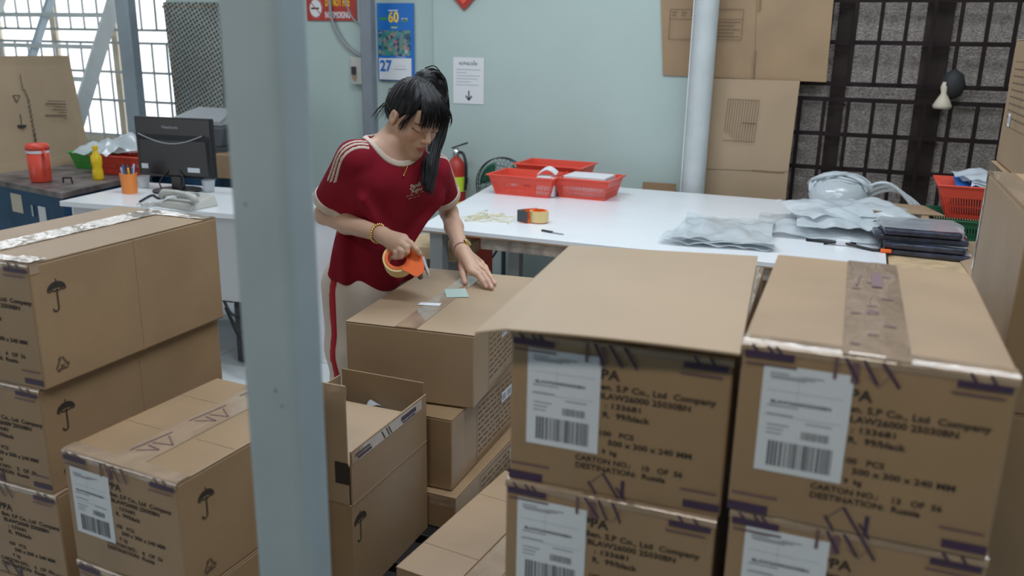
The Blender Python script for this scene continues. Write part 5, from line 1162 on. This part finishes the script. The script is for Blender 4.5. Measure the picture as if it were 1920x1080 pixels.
# chest print
def on_shirt(q, n):
    q = np.array(q, float)
    for s in np.arange(.08, -.08, -.001):
        p = q + n * s; i = np.round((p - g.lo) / g.h).astype(int)
        if np.all(i >= 0) and np.all(i < g.n) and full[tuple(i)] < 0: return p + n * .0035
    return q
m = MB(); pc_ = P(785, 361, 2.50); tow = nrm(-ray(785, 361) * .6 + FT * .7)
def sp(a, b): return on_shirt(pc_ + nrm(RIGHT + .0 * UP) * a - UP * b - tow * 0, tow)
for (tx, a, b, v, h) in (('Studio', -.026, .026, -.012, .015), ('Saigon', -.018, .026, .004, .013), ('-- --- ---- --', -.036, .036, .012, .007), ('--- --- --', -.024, .022, .023, .007)):
    vs, fs = text_geo(tx, True); x0 = min(v_[0] for v_ in vs); x1 = max(v_[0] for v_ in vs)
    if tx in ('Studio', 'Saigon', 'since 1987', 'SPORTS COLLECTION'): pass
    m.add([sp(a + (v_[0] - x0) * (b - a) / (x1 - x0), v - v_[1] * h / .7 + .0016 * math.sin(v_[0] * 9) - .1 * a) for v_ in vs], fs)
W(m.build('chest_print', M['trim'], woman))
# trousers, shoes
foot_r = np.array([pel[0] - LB[0] * .09, pel[1] - LB[1] * .09, FLOOR]) - FB * .02; foot_l = np.array([pel[0] + LB[0] * .10, pel[1] + LB[1] * .10, FLOOR]) - FB * .08
hr, hl = pel - LB * .07 - (0, 0, .04), pel + LB * .07 - (0, 0, .04)
p_ = Field((-1.70, 1.98, -1.50), (-1.14, 2.62, -.60), .006)
p_.ell(pel - (0, 0, .02), (.135, .105, .13), np.array([LB, FB, [0, 0, 1]]), .03)
for h_, ft in ((hr, foot_r), (hl, foot_l)):
    kn_ = h_ * .5 + (ft + [0, 0, .08]) * .5 + FB * .015; p_.chain([h_, h_ * .4 + kn_ * .6, kn_, ft + [0, 0, .07]], [.092, .080, .066, .058], .03)
    p_.cone(kn_ + FB * .02, h_ * .3 + kn_ * .7 - FB * .05, .02, .03, .04)
pantD = p_.D.copy(); p_.plane((0, 0, FLOOR + .055), (0, 0, -1)); W(mesh_obj('trousers', [p_.mesh()], M['pants'], woman, None, 2))
gx, gy, gz_ = np.meshgrid(*[p_.lo[k] + p_.h * np.arange(p_.n[k]) for k in range(3)], indexing='ij', sparse=True)
mr = nrm(foot_r + [0, 0, .07] - hr); nn = nrm(np.cross(mr, LB)); tq = pl(hr + FB * .03, nn); side = pl(hr, -LB); st = np.maximum(np.maximum(pantD - .004, np.abs(tq) - .011), -side).astype(np.float32); st = np.maximum(st, pl((0, 0, FLOOR + .06), (0, 0, -1))); st = np.maximum(st, pl((0, 0, -.66), (0, 0, 1)))
W(mesh_obj('side_stripe', [p_.mesh(st.astype(np.float32))], new_mat('red_stripe', (.36, .01, .02), .8), woman, None, 1))
for ft in (foot_r, foot_l):
    q = Field(ft - .18, ft + .22, .004); q.cone(ft + FB * .12 + [0, 0, .030], ft - FB * .05 + [0, 0, .036], .034, .034, .02); q.cone(ft + [0, 0, .05], ft + [0, 0, .09], .045, .045, .02); q.plane((0, 0, FLOOR + .001), (0, 0, -1)); W(mesh_obj('shoe', [q.mesh()], M['paper'], woman, None, 1))
# hair
h = Field(hd - .20, hd + .20, .003)
h.ell(hw(0, -.016, .028), (.080, .094, .092), HR, .01); h.ell(hw(0, -.05, -.008), (.062, .056, .055), HR, .03)
hn = nrm(HY * .14 - HZ * .105); hx_, hy_, hz_ = None, None, None
h.plane(hw(0, .050, .045), hn)
for s in (-1, 1): h.ell(hw(s * .085, .0, -.015), (.022, .021, .030), HR, .006, sub=True)
bun = P(798, 158, 2.50)
h.ell(hw(0, .035, .075), (.062, .050, .035), HR, .02)
h.ell(P(798, 152, 2.50), (.036, .034, .034), None, .008); h.ell(P(820, 160, 2.53), (.024, .026, .036), None, .008)
h.ell(P(824, 178, 2.54), (.022, .024, .05), None, .02)
gx, gy, gz_ = np.meshgrid(*[h.lo[k] + h.h * np.arange(h.n[k]) for k in range(3)], indexing='ij', sparse=False)
q0 = (gx - hd[0]) * HX[0] + (gy - hd[1]) * HX[1] + (gz_ - hd[2]) * HX[2]; q1 = (gx - hd[0]) * HY[0] + (gy - hd[1]) * HY[1] + (gz_ - hd[2]) * HY[2]
bl = bun - hd; ang = np.arctan2(q0, q1 - bl @ HY + 1e-6); h.D += (.0012 * np.sin(ang * 34) + .0009 * np.sin(ang * 71 + q0 * 90)).astype(np.float32)
hairm = h.mesh(); ho = W(mesh_obj('hair', [hairm], M['hair'], woman, None, 1))
random.seed(12); m = MB()
def bundle(guide, n, spread, r0=.0016, tipspread=1.6, root=.4):
    guide = [np.array(p, float) for p in guide]
    for _ in range(n):
        o0 = np.array([random.gauss(0, 1) for _ in range(3)]) * spread; pts = []
        for i, p in enumerate(guide): s = i / (len(guide) - 1); pts.append(p + o0 * (root + (tipspread - root) * s) + np.array([random.gauss(0, 1) for _ in range(3)]) * spread * .12)
        pts = smooth_path(pts, 5); k = len(pts); m.tube(pts, [r0 * (1 - .75 * (i / (k - 1)) ** 1.5) for i in range(k)], 4, cap=False)
# ponytail falling past the far side of the face onto the shoulder
bundle([P(806, 148, 2.52), P(824, 170, 2.56), P(830, 205, 2.62), P(826, 245, 2.63), P(814, 285, 2.585), P(808, 325, 2.51), P(803, 358, 2.48)], 150, .0058, .0022, 1.1, 1.3)
bundle([P(806, 268, 2.60), P(800, 292, 2.56), P(797, 320, 2.50), P(795, 345, 2.475)], 70, .006, .002, .8, .8)
bundle([P(795, 140, 2.50), P(812, 136, 2.5), P(826, 150, 2.52), P(832, 180, 2.54)], 60, .006, .002, 1, 1)
# fringe
for k in range(16):
    u = -.042 + k * .0062
    bundle([hw(u * .7, .045, .100), hw(u, .082, .075), hw(u * 1.1 - .004, .098, .048), hw(u * 1.18 - .010, .1005, .024 - .010 * abs(math.sin(k * 1.9)))], 9, .0022, .0013, 1.8, 1)
bundle([hw(-.03, .05, .10), hw(-.060, .085, .06), hw(-.072, .088, .035), hw(-.076, .084, .012)], 14, .003, .0013, 1.5, 1)
bundle([hw(.04, .04, .10), hw(.066, .062, .055), hw(.074, .050, .015), hw(.075, .040, -.025)], 26, .003, .0013, 1.4, 1)
bundle([hw(.066, .06, .05), hw(.070, .055, .01), hw(.070, .05, -.03)], 8, .0025, .001, 2, 1)
for k in range(5): bundle([hw(.06 - .018 * k, -.085, -.01), hw(.065 - .018 * k, -.098, -.045), hw(.07 - .02 * k, -.105, -.085)], 6, .003, .001, 2.6, .6)
# strands lying over the cap
for k in range(80):
    a = random.uniform(-1.5, 1.6); b0 = bun - HZ * .005; rr_ = np.array([.0855, .0995, .0935]); tgt = np.array([math.sin(a) * .95, math.cos(a) * .75 - .2, -.2 - .4 * random.random() if math.cos(a) < .3 else .45]); tgt = nrm(tgt); st_ = nrm((np.array([(b0 - hd) @ HX, (b0 - hd) @ HY, (b0 - hd) @ HZ]) - [0, -.018, .028]) / rr_); pts = []
    for s in np.linspace(0.1, 1, 7): d_ = nrm(st_ * (1 - s) + tgt * s) * rr_ * 1.008; pts.append(hw(d_[0], d_[1] - .018, d_[2] + .028))
    if pts[-1] is not None: m.tube(pts, .0014, 4, cap=False)
W(m.build('hair_strands', M['hair'], ho, smooth=True)).location = (0, 0, 0)
# jewellery
def ring_at(c, ax, r, tube_r, mat, name, beads=0):
    ax = nrm(ax); u = nrm(np.cross(ax, [0, 0, 1])); v = np.cross(ax, u); m = MB()
    if beads:
        for i in range(beads): a = 2 * PI * i / beads; q = c + (u * math.cos(a) + v * math.sin(a)) * r; m.lathe([(.0005, -tube_r), (tube_r * .8, -tube_r * .6), (tube_r, 0), (tube_r * .8, tube_r * .6), (.0005, tube_r)], 7, q)
    else: m.tube([c + (u * math.cos(a) + v * math.sin(a)) * r for a in np.linspace(0, 2 * PI, 31)[:-1]], tube_r, 8, closed=True)
    return W(m.build(name, M[mat], woman, smooth=True))
ring_at(rwr + (rel - rwr) * .06, rwr - rel, .0265, .0042, 'gold', 'bead_bracelet', 22)
wp = lwr + (lel - lwr) * .06; ax = nrm(lwr - lel); u = nrm(np.cross(ax, [0, 0, 1])); v = np.cross(ax, u); m = MB()
for i in range(28):
    a0, a1 = 2 * PI * i / 28, 2 * PI * (i + 1) / 28; q = []
    for z in (-.008, .008):
        for a, r in ((a0, .0245), (a1, .0245), (a1, .0275), (a0, .0275)): q.append(wp + ax * z + (u * math.cos(a) + v * math.sin(a)) * r)
    m.hexa(q[:4], q[4:])
wt = W(m.build('wristwatch', new_mat('rose_strap', (.50, .30, .24), .5), woman))
nW = nrm(RIGHT * .7 + UP * .6 - FWD * .3); nW = nrm(nW - ax * (nW @ ax)); m = MB(); m.lathe([(.014, 0), (.0145, .005), (.012, .007)], 20, wp + nW * .0255, np.array([ax, np.cross(nW, ax), nW])); o = m.build('watch_face', M['gold'], wt, smooth=False)
m = MB(); nb = [on_shirt(P(x, y, 2.47), nrm(-ray(x, y))) for x, y in ((752, 306), (758, 318), (757, 329))]
m.tube(smooth_path([P(735, 285, 2.40) * 1.0] + nb[:0] + nb), .0009, 5) if False else m.tube(smooth_path([nb[0], nb[1], nb[2]]), .0009, 5)
m.tube(smooth_path([on_shirt(P(765, 304, 2.47), nrm(-ray(765, 304))), on_shirt(P(762, 318, 2.47), nrm(-ray(762, 318))), nb[2]]), .0009, 5)
m.lathe([(.0005, -.004), (.0035, 0), (.0005, .004)], 8, nb[2]); W(m.build('necklace', M['gold'], woman, smooth=True))
